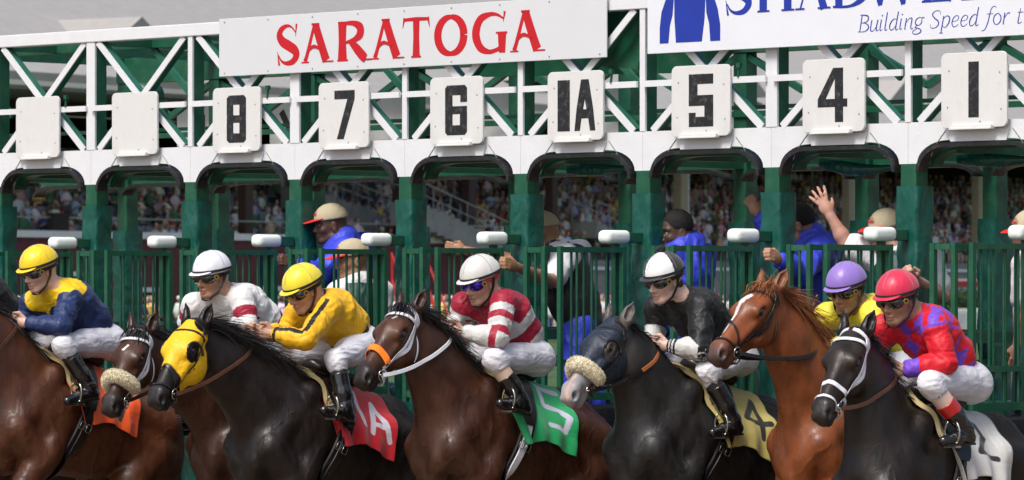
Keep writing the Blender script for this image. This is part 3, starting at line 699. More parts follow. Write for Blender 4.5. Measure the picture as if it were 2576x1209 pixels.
# ------------------------------------------------------------ spectators
SK = [(.48, .27, .19), (.52, .31, .22), (.42, .24, .16), (.20, .11, .07), (.55, .34, .25)]
CL = [('white', (.75, .75, .75), 13), ('pale blue', (.35, .48, .70), 4), ('red', (.42, .03, .03), 2), ('navy', (.03, .04, .12), 4), ('black', (.02, .02, .02), 4), ('grey', (.30, .30, .31), 3), ('pink', (.70, .28, .32), 2),
      ('yellow', (.70, .50, .10), 2), ('khaki', (.40, .34, .22), 4), ('green', (.06, .16, .07), 2), ('lime', (.35, .45, .10), 1), ('orange', (.65, .18, .05), 1), ('beige', (.52, .45, .34), 3)]
HR = [('dark', (.03, .02, .015)), ('brown', (.10, .055, .03)), ('grey', (.40, .38, .35)), ('blond', (.40, .28, .12))]
def lowball(V, F, C, c, r, col, nu=8, nv=5, ax=None):
    b = len(V)
    for i in range(nv + 1):
        th = math.pi * i / nv
        for k in range(nu):
            a = 2 * math.pi * k / nu; p = Vector((r[0] * math.sin(th) * math.cos(a), r[1] * math.sin(th) * math.sin(a), r[2] * math.cos(th)))
            if ax is not None: p = ax @ p
            V.append((c[0] + p.x, c[1] + p.y, c[2] + p.z)); C.append(col)
    for i in range(nv):
        for k in range(nu): F.append((b + i * nu + k, b + (i + 1) * nu + k, b + (i + 1) * nu + (k + 1) % nu, b + i * nu + (k + 1) % nu))
def limb(V, F, C, a, b, r, col):
    a = Vector(a); b = Vector(b); q = (b - a).to_track_quat('Z', 'Y').to_matrix(); lowball(V, F, C, (a + b) / 2, (r, r, (b - a).length / 2 + r * .6), col, 6, 4, q)
def spectator(seated, rnd):
    V = []; F = []; C = []; sk = rnd.choice(SK); cn, cc, _ = rnd.choices(CL, [c[2] for c in CL])[0]; hn, hc = rnd.choice(HR)
    cc = tuple(c * rnd.uniform(.8, 1.15) for c in cc); lc = rnd.choice([(.03, .04, .09), (.35, .30, .22), (.02, .02, .02), (.25, .26, .28), (.06, .09, .18)])
    zb = .45 if seated else .92; ln = rnd.uniform(-.05, .14)     # facing -y
    lowball(V, F, C, (0, -ln * .5, zb + .30), (.20, .13, .33), cc, 10, 6)
    lowball(V, F, C, (0, -ln * .8, zb + .49), (.225, .10, .10), cc, 8, 5)
    hx = rnd.uniform(-.03, .03); hz = zb + .76
    limb(V, F, C, (0, -ln, zb + .55), (hx, -ln, hz), .05, sk)
    lowball(V, F, C, (hx, -ln - .01, hz), (.078, .095, .12), sk, 9, 6)
    hat = rnd.random() < .3
    if hat:
        hcol = rnd.choice([(.7, .7, .7), (.5, .42, .28), (.45, .03, .03), (.03, .05, .15)]); lowball(V, F, C, (hx, -ln, hz + .05), (.092, .105, .09), hcol, 9, 5); lowball(V, F, C, (hx, -ln - .11, hz + .045), (.07, .08, .012), hcol, 7, 3)
        desc = 'spectator in %s top and a cap' % cn
    else:
        lowball(V, F, C, (hx, -ln + .022, hz + .025), (.090, .098, .115), hc, 9, 5); desc = 'spectator in %s top with %s hair' % (cn, hn)
    ar = rnd.randint(0, 2)
    for s_ in (-1, 1):
        sh = (s_ * .22, -ln * .8, zb + .48)
        if ar == 0 or not seated: el = (s_ * .27, -.05, zb + .22); ha = (s_ * .16, -.26, zb + .14)
        elif ar == 1: el = (s_ * .26, -.12, zb + .26); ha = (s_ * .05, -.30, zb + .40)
        else: el = (s_ * .27, -.02, zb + .22); ha = (s_ * .06, -.22, zb + .25)
        limb(V, F, C, sh, el, .055, cc); limb(V, F, C, el, ha, .042, sk)
        if seated: limb(V, F, C, (s_ * .10, -.02, zb), (s_ * .13, -.42, zb + .05), .085, lc); limb(V, F, C, (s_ * .13, -.42, zb + .03), (s_ * .13, -.40, .05), .055, lc if rnd.random() < .6 else sk)
        else: limb(V, F, C, (s_ * .09, 0, zb), (s_ * .11, 0, .06), .085, lc)
    return V, F, C, desc
VAR = []
rv = random.Random(5)
for k in range(44):
    V, F, C, d = spectator(k < 30, rv); VAR.append((np.array(V), np.array(F), np.array(C), d, k < 30))
spots = []
rr = random.Random(21)
for r in range(NROW):
    for k in range(0, 222):
        s = -8 + k * .58
        if (k // 14) % 5 == 4 and k % 14 < 2: continue
        dens = .80 if s > su(1330) else (.62 + .3 * vnoise(np.array([s * .13, r * .35, .5])))
        if rr.random() > dens: continue
        y = 1.0 + .85 * r; z = 3.35 + .37 * r; p = sw(s + rr.uniform(-.06, .06), y, z)
        spots.append((p, rr.randrange(30), SRZ + rr.uniform(-.5, .4) , r + 1))
for k in range(620):
    s = rr.uniform(-4, 105); q = -rr.uniform(1.2, 13); p = sw(s, q, 0); spots.append((p, 30 + rr.randrange(14), SRZ + rr.uniform(-1.2, 1.0), 0))
vis = []
for sp in spots:
    u = 1288 + FD * sp[0].x / sp[0].y; v = HOR - FD * (sp[0].z + 1.0 - CAMZ) / sp[0].y
    if -20 < u < 2600 and 410 < v < 980: vis.append((sp[0].y, sp))
vis.sort(key=lambda a: a[0])
near = [s_ for _, s_ in vis[:300]]; far = [s_ for _, s_ in vis[300:]]
MEv = {}
for n_, (p, k, rz, st) in enumerate(near):
    V, F, C, d, _ = VAR[k]
    if k not in MEv:
        o = np_mesh('spectator', V, F, M_crowd, None, C); MEv[k] = o.data
    else: o = link(bpy.data.objects.new('spectator', MEv[k]))
    o.location = p; o.rotation_euler = (0, 0, rz)
    tag(o, d + ((' seated in the %s row of the stand' % ['front', 'second', 'third', 'fourth', 'fifth', 'sixth', 'seventh', 'eighth', 'ninth', 'tenth', 'back'][st - 1]) if st else ' standing below the stand'), 'spectator', 'spectators in and below the grandstand')
bv = []; bf = []; bc = []; n0 = 0
for p, k, rz, st in far:
    V, F, C, d, _ = VAR[k]; c, s_ = math.cos(rz), math.sin(rz)
    bv.append(np.stack([V[:, 0] * c - V[:, 1] * s_ + p.x, V[:, 0] * s_ + V[:, 1] * c + p.y, V[:, 2] + p.z], 1)); bf.append(F + n0); bc.append(C); n0 += len(V)
o = np_mesh('far_crowd', np.concatenate(bv), np.concatenate(bf), M_crowd, None, np.concatenate(bc)); tag(o, 'dense seated crowd filling the far part of the grandstand', 'crowd', kind='stuff')

# ------------------------------------------------------------ things on the apron
def bench_at(u, q, n_):
    E = empty('folding_table', sw(su(u, q), q, 0), SRZ + .3); tag(E, 'red picnic bench on the apron, %s' % n_, 'bench')
    for y0_, z_, w_ in ((-.9, .45, .3), (0, .75, .8), (.9, .45, .3)):
        m = MB(); m.box(-1.2, 1.2, y0_ - w_ / 2, y0_ + w_ / 2, z_ - .04, z_); m.build('plank', M_redp, E)
    for x in (-.9, .9):
        m = MB(); m.bar((x, -.95, 0), (x, .25, .72), .08, .05, (1, 0, 0)); m.build('leg', M_redp, E)
        m = MB(); m.bar((x + .06, .95, 0), (x + .06, -.25, .72), .08, .05, (1, 0, 0)); m.build('leg', M_redp, E)
    E.name = 'picnic_bench'
for u, q, n_ in ((1075, -14, 'behind the post beside the white capped jockey'), (1110, -17, 'nearer the gate behind the striped jockey'), (1235, -15, 'farther right behind the bars'), (960, -15, 'just right of the crouching cap wearer')): bench_at(u, q, n_)
# red rail stairs seen through the bars
E = empty('red_staircase', sw(su(1085, -18), -18, 0), SRZ - .6); tag(E, 'red painted steel steps on the apron behind the bars', 'staircase')
for k in range(9):
    m = MB(); m.box(-.6, .6, -.14 + k * .27, .14 + k * .27, .26 * k, .26 * k + .04); m.build('step', M_redp, E)
for s_ in (-1, 1):
    m = MB(); m.bar((s_ * .63, -.2, .0), (s_ * .63, 2.3, 2.35), .05, .2, (0, -1, 1)); m.build('stringer', M_redp, E)
    m = MB(); m.bar((s_ * .63, -.2, 1.0), (s_ * .63, 2.3, 3.35), .05, .05); m.box(s_ * .63 - .03, s_ * .63 + .03, -.2, -.14, 0, 1.0); m.box(s_ * .63 - .03, s_ * .63 + .03, 2.2, 2.26, 2.2, 3.3); m.build('handrail', M_redp, E)
def picket(ua, ub, q, h, lab):
    a, b = su(ua, q), su(ub, q); E = empty('picket_fence', sw(a, q, 0), SRZ); tag(E, lab, 'fence'); L_ = b - a; n = int(L_ / .16)
    m = MB(); m.box(0, L_, .03, .07, h * .25, h * .25 + .08); m.build('rail', M_trim, E); m = MB(); m.box(0, L_, .03, .07, h * .8, h * .8 + .08); m.build('rail', M_trim, E)
    me = None
    for k in range(min(n, 290)):
        if me is None:
            m = MB(); m.prism([(-.045, 0), (.045, 0), (.045, h - .06), (0, h), (-.045, h - .06)], -.012, .012); o = m.build('picket', M_trim, E); me = o.data
        else: o = link(bpy.data.objects.new('picket', me), E)
        o.location = (k * L_ / n, 0, 0)
picket(1725, 1800, -16, 2.1, 'white picket fence seen through the bars behind the man in the blue jacket')
picket(2395, 2600, -20, 1.25, 'low white fence under the hedge at the right edge')
# hedge with flower box at the right
E = empty('hedge', sw(su(2380, -17), -17, 0), SRZ); tag(E, 'clipped green hedge with red and white flower rail above, right of the gate', 'hedge')
L_ = su(2620, -17) - su(2380, -17)
n = 9000; P = NR.random((n, 3)) * A3(L_, 1.4, 1.1) + A3(0, 0, .9); P[:, 2] += .15 * vnoise(P * 1.3); dirs = NR.normal(size=(n, 2, 3)); dirs /= np.linalg.norm(dirs, axis=2)[:, :, None]
V = np.stack([P, P + dirs[:, 0] * .12, P + dirs[:, 1] * .12], 1).reshape(-1, 3); o = np_mesh('leaves', V, np.arange(3 * n).reshape(-1, 3), M_leaf, E, smooth=False); tag(o, kind='stuff')
m = MB(); m.box(0, L_, 1.5, 1.6, 1.9, 2.5); m.build('white_board', M_trim, E); m = MB(); m.box(0, L_, 1.45, 1.5, 2.15, 2.4); m.build('red_bunting', M_redp, E)
# tree beyond the stand
def tree(x, y, h, w, lab, seed):
    E = empty('tree', (x, y, 0)); tag(E, lab, 'tree'); rr_ = random.Random(seed); m = MB()
    m.tube([(0, 0, 0), (.2, 0, h * .3), (0, .2, h * .7)], [.45, .35, .15], 8)
    for k in range(9):
        a = k * 2.4; z_ = h * (.3 + .05 * k); m.tube([(0, 0, z_), (math.cos(a) * w * .3, math.sin(a) * w * .3, z_ + h * .12), (math.cos(a) * w * .42, math.sin(a) * w * .42, z_ + h * .25)], [.16, .1, .04], 6)
    m.build('trunk', M_brown, E)
    g = np.random.default_rng(seed); cl = g.normal(size=(60, 3)); cl /= np.linalg.norm(cl, axis=1)[:, None]; cl *= g.random((60, 1)) ** .4; cl = cl * A3(w * .5, w * .5, h * .32) + A3(0, 0, h * .68)
    P = np.repeat(cl, 260, 0) + g.normal(size=(60 * 260, 3)) * A3(.9, .9, .6); d = g.normal(size=(len(P), 2, 3)) * .16
    V = np.stack([P, P + d[:, 0], P + d[:, 1]], 1).reshape(-1, 3); tag(np_mesh('crown', V, np.arange(len(V)).reshape(-1, 3), M_leaf, E, smooth=False), kind='stuff')
tree(44, 400, 27, 16, 'green tree rising behind the stand roof at the far right', 3)
tree(60, 420, 26, 16, 'green tree beyond the roof at the right edge of the picture', 4)
# ------------------------------------------------------------ horses
FF = FD * 3504 / 2576.0; CR = {'C1': (0, 780), 'C2': (876, 780), 'C3': (1752, 780), 'C4': (2628, 780)}
class Frame:
    """horse frame: origin on the ground, x along its heading, y to its left, z up"""
    def __init__(s, i, d, dh=0.0):
        s.O = gw(i, d, 0); a = TH + math.radians(dh)        # heading (-sin a, -cos a)
        s.x = Vector((-math.sin(a), -math.cos(a), 0)); s.y = Vector((math.cos(a), -math.sin(a), 0)); s.rz = math.atan2(s.x.y, s.x.x)
    def ray(s, c, px, py):
        ox, oy = CR[c]; u = ox + px / 1.3995; v = oy + py / 1.3995
        return Vector(((u - 1752.0) / FF, 1.0, (982.0 - v) / FF))
    def loc(s, w): w = w - s.O; return np.array((w.dot(s.x), w.dot(s.y), w.z))
    def at(s, k, y=0.0):
        """photo point k=(crop,x,y) seen at lateral offset y"""
        D = s.ray(*k); C = Vector((0, 0, CAMZ)); t = (y - (C - s.O).dot(s.y)) / D.dot(s.y); return s.loc(C + D * t)
    def toward(s, k, base, L):
        """point on the ray of k at distance L from base, on the camera's side"""
        D = s.ray(*k); B = s.O + s.x * base[0] + s.y * base[1] + Vector((0, 0, base[2])); C = Vector((0, 0, CAMZ)); D = D.normalized()
        m = (B - C).dot(D); h2 = (C + D * m - B).length_squared; t = m - math.sqrt(max(L * L - h2, 0)); return s.loc(C + D * t)
M_coat = [mat('horse_coat', attr=True, rough=.46, var=.34, vscale=12, bump=.0014, bscale=120, bump2=.006, b2scale=13, spec=.36, coat=.05, rvar=.14, stretch=(1, 1, .55), dirt=(.03, .018, .01), dscale=3, damt=.25)]
M_eye = mat('dark_eye', (.006, .004, .003), .06, var=0, coat=1.0)
M_hair = {'black': mat('black_mane_hair', (.010, .009, .009), .38, var=.3, spec=.6), 'chestnut': mat('chestnut_mane_hair', (.25, .085, .025), .45, var=.3)}
M_lea = {'white': mat('white_nylon_strap', (.74, .75, .80), .4, var=.04, bump=.0006, bscale=200), 'black': mat('black_leather_strap', (.012, .010, .010), .35, var=.3), 'brown': mat('brown_leather_rein', (.085, .032, .016), .4, var=.25), 'tan': mat('tan_rubber_rein', (.42, .13, .04), .5, var=.15)}
M_fleece = mat('cream_fleece', (.78, .70, .50), .95, var=.15, bump=.015, bscale=70, sheen=.5)
M_felt = mat('cream_foam_saddle_pad', (.52, .42, .20), .8, var=.1)
M_steel = mat('steel_bit', (.55, .54, .50), .25, metal=1.0, var=.05)
M_pink = mat('pink_mouth', (.35, .10, .09), .5)

def horse(name, F, W, P, Mz, croup, L, coat, label, hair='black', yaw_s=0.0, seed=0, tack=None, mouth=False):
    """W withers, P poll, Mz muzzle tip, croup: photo points; coat: dict of colours"""
    W = F.at(W); P = F.at(P, yaw_s); MZ = F.toward(Mz, P, L)
    H = empty('racehorse', F.O, F.rz); tag(H, label, 'horse')
    C_ = F.at(croup, .1)
    ang = math.atan2(W[2] - C_[2], W[0] - C_[0]) if croup else 0
    pit = float(np.clip(ang - math.atan2(.03, .95), -.02, .26))
    c, s_ = math.cos(pit), math.sin(pit)
    def T(x, y, z):            # template point (withers top at 0,0,0) to local
        return A3(W[0] + c * x - s_ * z, y, W[2] + s_ * x + c * z)
    Ry = np.array([[c, 0, s_], [0, 1, 0], [-s_, 0, c]])       # rows = template axes in local space
    f = Field()
    ell = lambda x, y, z, r, k: f.ball(T(x, y, z), r, k, Ry)
    ell(-.06, 0, -.45, (.37, .245, .36), .05); ell(-.38, 0, -.42, (.62, .285, .33), .08); ell(-.80, 0, -.36, (.42, .27, .30), .08)
    f.cone(T(.06, 0, -.12), T(-.36, 0, -.16), .10, .125, .10); f.cone(T(-.36, 0, -.15), T(-.82, 0, -.15), .12, .135, .09)
    f.cone(T(-.82, 0, -.14), T(-1.12, 0, -.26), .13, .08, .08)
    for q in (-1, 1):
        ell(-.93, q * .14, -.50, (.27, .15, .36), .06)
        f.cone(T(-.04, q * .13, -.15), T(.19, q * .13, -.52), .080, .100, .03)         # shoulder blade to point of shoulder
        f.cone(T(.20, q * .14, -.55), T(-.01, q * .19, -.72), .10, .095, .03)          # upper arm
        f.cone(T(-.16, q * .17, -.30), T(-.04, q * .20, -.66), .085, .098, .025)         # triceps
        f.ball(T(.225, q * .085, -.58), (.090, .074, .15), .02, Ry)                       # breast
        f.cone(T(-.66, q * .20, -.24), T(-.96, q * .19, -.30), .075, .12, .05)
    f.chain([T(.09, 0, -.30), T(.15, 0, -.46), T(.15, 0, -.72)], [.17, .16, .12], .06)
    # neck
    a = (MZ - P) / np.linalg.norm(MZ - P); sd_ = np.cross((0, 0, 1), a); sd_ /= np.linalg.norm(sd_); fr = np.cross(a, sd_)
    HSC = 1.10; Hd = lambda aa, ff, ss: P + a * aa + fr * ff * HSC + sd_ * ss * HSC
    q0 = Hd(.03, -.105, 0); q3 = T(.02, 0, -.17); nv = q3 - q0; up = np.cross(nv, (0, 1, 0)); up /= np.linalg.norm(up); up = up if up[2] > 0 or up[0] < 0 else -up
    if up[0] > 0: up = -up
    q1 = q0 + nv * .34 + up * .035; q2 = q0 + nv * .70 + up * .010
    f.chain([q0, q1, q2, q3], [.086, .098, .115, .14], .05, sy=.66, ax=(0, 1, 0))
    r0 = Hd(.13, -.225, 0); r3 = T(.14, 0, -.42); rv = r3 - r0; r1 = r0 + rv * .38 + up * .02; r2 = r0 + rv * .72 + up * .02
    f.chain([r0, r1, r2, r3], [.066, .090, .130, .178], .08, sy=.84, ax=(0, 1, 0))
    f.chain([(q0 + r0) / 2, (q1 + r1) / 2, (q2 + r2) / 2, (q3 + r3) / 2], [.085, .115, .16, .20], .09, sy=.72, ax=(0, 1, 0))
    # jugular groove and shoulder lines
    # head
    hd = Field()
    class _S:
        def __init__(s, g): s.g = g
        def cone(s, a_, b_, r1, r2, k=.03, **kw): s.g.cone(a_, b_, r1 * HSC, r2 * HSC, k, **kw)
        def ball(s, c_, r, k=.03, R=None, op='+'): s.g.ball(c_, (r[0], r[1] * HSC, r[2] * HSC), k, R, op)
    for G in (_S(f), _S(hd)):
        G.cone(Hd(.015, -.085, 0), Hd(.19, -.062, 0), .074, .084, .03); 
        for q in (-1, 1):
            G.cone(Hd(.10, -.05, q * .045), Hd(.215, -.035, q * .064), .040, .040, .025)       # brow
            G.ball(Hd(.205, -.155, q * .036), (.125, .095, .046), .025, [a, fr, sd_])          # jowl
            G.cone(Hd(.24, -.075, q * .066), Hd(.40, -.078, q * .042), .018, .016, .018)        # facial crest
            G.cone(Hd(.53, -.035, q * .024), Hd(.585, -.052, q * .028), .034, .030, .02)        # nostril wing
        G.cone(Hd(.20, -.060, 0), Hd(.50, -.050, 0), .074, .046, .04, sy=.80, ax=sd_)
        G.cone(Hd(.25, -.10, 0), Hd(.45, -.085, 0), .068, .048, .03, sy=.72, ax=sd_)
        G.cone(Hd(.24, -.165, 0), Hd(.50, -.120, 0), .055, .030, .03, sy=.72, ax=sd_)
        G.cone(Hd(.56, -.055, 0), Hd(.585, -.085, 0), .040, .032, .025, sy=1.1, ax=sd_)
        G.cone(Hd(.50, -.118, 0), Hd(.555, -.125, 0), .034, .027, .015, sy=.95, ax=sd_)         # lower lip, chin
        for q in (-1, 1):
            G.ball(Hd(.205, -.045, q * .090), (.036, .026, .014), .008, [a, fr, sd_], op='-')
            G.cone(Hd(.180, -.020, q * .078), Hd(.225, -.022, q * .082), .012, .010, .012)      # upper lid
            G.cone(Hd(.185, -.066, q * .084), Hd(.225, -.066, q * .082), .007, .007, .010)
            G.ball(Hd(.580, -.040, q * .052), (.030, .017, .021), .006, [a * .8 - fr * .6, a * .6 + fr * .8, sd_], op='-')
            G.cone(Hd(.49, -.100, q * .036), Hd(.60, -.102, q * .030), .008, .008, .008, op='-')
            G.cone(Hd(.27, -.14, q * .062), Hd(.43, -.118, q * .046), .008, .010, .02, op='-')
    # legs
    def leg(pts, rs):
        f.chain([np.array(p) for p in pts], rs, .03)
        h_ = np.array(pts[-1]); f.cone(h_, h_ + A3(.05, 0, -.06), .05, .062, .015)
    for q in (-1, 1):
        e = T(.02, q * .18, -.74); st = .34 if q > 0 else -.05
        leg([e, e + A3(.16 + st * .4, 0, -.38), e + A3(.10 + st * .6, 0, -.62), e + A3(.12 + st * .7, 0, -e[2] + .16), (e[0] + .17 + st * .75, e[1], .10)], [.10, .056, .036, .042, .036])
        k_ = T(-.78, q * .17, -.72); hk = k_ + A3(-.34 + .1 * q, 0, -.36)
        leg([T(-.92, q * .15, -.50), k_, hk, (hk[0] + .10, hk[1], .17), (hk[0] + .17, hk[1], .10)], [.17, .13, .052, .038, .036])
    f.half((0, 0, .012), (0, 0, -1))
    V, Q = f.mesh(.0105)
    def colour(V):
        l = (V - P) ; A_ = l @ a; Fv = l @ fr / HSC; S_ = l @ sd_ / HSC
        base = np.array(coat['base']); dk = np.array(coat['dark']); n1 = fbm(V * 2.2 + seed, 3)
        z = (V - W)[:, 2]; col = np.repeat(base[None], len(V), 0)
        m = np.clip(.5 + .9 * n1 + coat.get('darkbias', 0) , 0, 1)[:, None]; col = col * (1 - m * coat.get('mottle', .45)) + dk * m * coat.get('mottle', .45)
        m = np.clip((-z - .62) / .35, 0, 1)[:, None] * coat.get('leg', .9); col = col * (1 - m) + dk * m
        head = (A_ > -.05) & (A_ < .75) & (np.abs(S_) < .15) & (Fv > -.3) & (Fv < .1)
        if 'head' in coat: mh = (np.clip((A_ + .02) / .2, 0, 1) * np.clip((Fv + .27) / .10, 0, 1) * head)[:, None]; col = col * (1 - mh) + np.array(coat['head']) * mh
        mz = (np.clip((A_ - coat.get('mz0', .40)) / .14, 0, 1) * head)[:, None]; col = col * (1 - mz) + np.array(coat['muzzle']) * mz
        eyed = np.sqrt((A_ - .20) ** 2 + (Fv + .045) ** 2 + (np.abs(S_) - .085) ** 2); me_ = (np.clip(1 - eyed / .055, 0, 1) * coat.get('eyed', .8))[:, None]; col = col * (1 - me_) + dk * .5 * me_
        no = np.sqrt((A_ - .58) ** 2 + (Fv + .04) ** 2 + (np.abs(S_) - .045) ** 2); mn = np.clip(1.5 - no / .017, 0, 1)[:, None]; col = col * (1 - mn) + np.array((.010, .008, .008)) * mn
        for (a0, a1, s0, s1, w0, w1, cc) in coat.get('marks', []):
            t = np.clip((A_ - a0) / (a1 - a0), 0, 1); w = w0 + (w1 - w0) * t; jag = .004 * vnoise(V * 60)
            d = np.sqrt((A_ - (a0 + (a1 - a0) * t)) ** 2 + (S_ - (s0 + (s1 - s0) * t)) ** 2) - w / 2 + jag
            mm = (np.clip(-d / .004 + .5, 0, 1) * (Fv > -.075) * head)[:, None]; col = col * (1 - mm) + np.array(cc) * mm
        return np.clip(col, 0, 1)
    def disp(V):
        l = (V - P) @ a; body = np.clip((np.linalg.norm(V - P, axis=1) - .5) * 3, 0, 1)
        v = .0045 * fbm(V * A3(9, 9, 5) + seed, 3) * body + .0006 * wrinkles(V, 22, (1, 1, .35), seed) * body
        vein = wrinkles(V, 9, (1, 1, .6), seed + 5.0); v += .004 * np.clip(vein - .88, 0, 1) * 8 * body
        return v
    np_mesh('body', V, Q, M_coat[0], H, colour(V), disp=disp)
    # eyes
    for q in (-1, 1):
        g = Field(); g.ball(Hd(.203, -.045, q * .0735), (.027, .024, .022), .0, [a, fr, sd_]); v_, q_ = g.mesh(.004); np_mesh('eye', v_, q_, M_eye, H)
    # ears
    for q in (-1, 1):
        g = Field(); b_ = Hd(-.005, -.06, q * .058); ed = -a * .86 + fr * .30 + sd_ * q * .24 + A3(0, 0, .18); ed /= np.linalg.norm(ed); ow = sd_ * q * .75 + fr * .66; ow /= np.linalg.norm(ow); sw_ = np.cross(ed, ow)
        g.chain([b_ - ed * .02, b_ + ed * .045, b_ + ed * .09, b_ + ed * .145], [.030, .036, .027, .006], .02, sy=.62, ax=ow)
        g.chain([b_ + ed * .035 + ow * .022, b_ + ed * .08 + ow * .019, b_ + ed * .125 + ow * .012], [.018, .020, .006], .006, sy=.8, ax=ow, op='-')
        v_, q_ = g.mesh(.0045); t_ = np.clip(((v_ - b_) @ ow - .004) / .01, 0, 1)[:, None]; cc = np.array(coat.get('ear', coat['base']))
        ti = np.clip(((v_ - b_) @ ed - .10) / .05, 0, 1)[:, None]; col = cc * (1 - ti) + np.array(coat['dark']) * ti; np_mesh('ear', v_, q_, M_coat[0], H, col * (1 - t_ * .35))
    # mane and forelock
    g_ = np.random.default_rng(seed + 3)
    crest = [Hd(-.01, -.03, 0)] + [q0 + up * .09, q1 + up * .098, q2 + up * .115, T(.0, 0, -.03)]; crest = np.array(crest)
    tt = np.linspace(0, 4, 60); cp = np.stack([np.interp(tt, range(5), crest[:, i]) for i in range(3)], 1); cp = np.array([cp[max(i - 2, 0):i + 3].mean(0) for i in range(60)])
    V_ = []; F_ = []
    def strand(p, dirv, ln, w, grav, curl, ns=6):
        d = dirv / np.linalg.norm(dirv); n0 = len(V_); side = np.cross(d, g_.normal(size=3)); side /= np.linalg.norm(side) + 1e-9; p = p.copy()
        for i in range(ns + 1):
            ww = w * (1 - (i / ns) ** 1.6) + .0006; V_.append(p - side * ww); V_.append(p + side * ww)
            p = p + d * ln / ns; d = d + A3(0, 0, -grav) + g_.normal(size=3) * curl; d /= np.linalg.norm(d)
        for i in range(ns): F_.append((n0 + 2 * i, n0 + 2 * i + 1, n0 + 2 * i + 3, n0 + 2 * i + 2))
    ml = coat.get('mane_len', .20); wind = coat.get('wind', 1.0)
    for k in range(3600):
        i = g_.integers(7 if coat.get('nolock') else 1, 59); p = cp[i] - up * .02 + g_.normal(size=3) * A3(.008, .016, .008); tn = cp[min(i + 1, 59)] - cp[i - 1]; tn /= np.linalg.norm(tn)
        d = up * .60 * g_.uniform(.1, 1) + tn * (.9 * wind) + A3(0, g_.uniform(-.3, .75), 0) + g_.normal(size=3) * .12
        clump = (.75 + .3 * math.sin(i * 1.3 + seed)) * min(1, .45 + i / 14)
        strand(p, d, ml * g_.uniform(.45, 1.15) * clump, .0019, g_.uniform(.06, .24), .045)
    for k in range(320 if not coat.get('nolock') else 0):
        p = Hd(g_.uniform(-.03, .03), -.02 + g_.normal() * .012, g_.normal() * .030); d = a * g_.uniform(.7, 1.1) + fr * g_.uniform(.15, .40) + sd_ * (g_.normal() * .30 + .25)
        strand(p, d, g_.uniform(.05, .15), .0026, .10, .06)
    if coat.get('fuzz'):
        for k in range(50): i = g_.integers(1, 20); strand(cp[i], up * .9 + A3(g_.normal() * .3 - .3, g_.normal() * .3, .5), g_.uniform(.06, .14), .0012, .12, .08)
    np_mesh('mane', np.array(V_), np.array(F_), M_hair[hair], H, smooth=True)
    V_ = []; F_ = []
    for k in range(500): strand(T(-1.17, g_.normal() * .02, -.28 + g_.normal() * .02), A3(-.9, g_.normal() * .12, .1), g_.uniform(.5, .8), .004, .16, .04, 7)
    np_mesh('tail', np.array(V_), np.array(F_), M_hair[hair], H)
    H['_'] = 0; del H['_']
    return dict(H=H, F=F, f=f, T=T, Hd=Hd, a=a, fr=fr, sd=sd_, W=W, P=P, Ry=Ry, up=up, hd=hd)

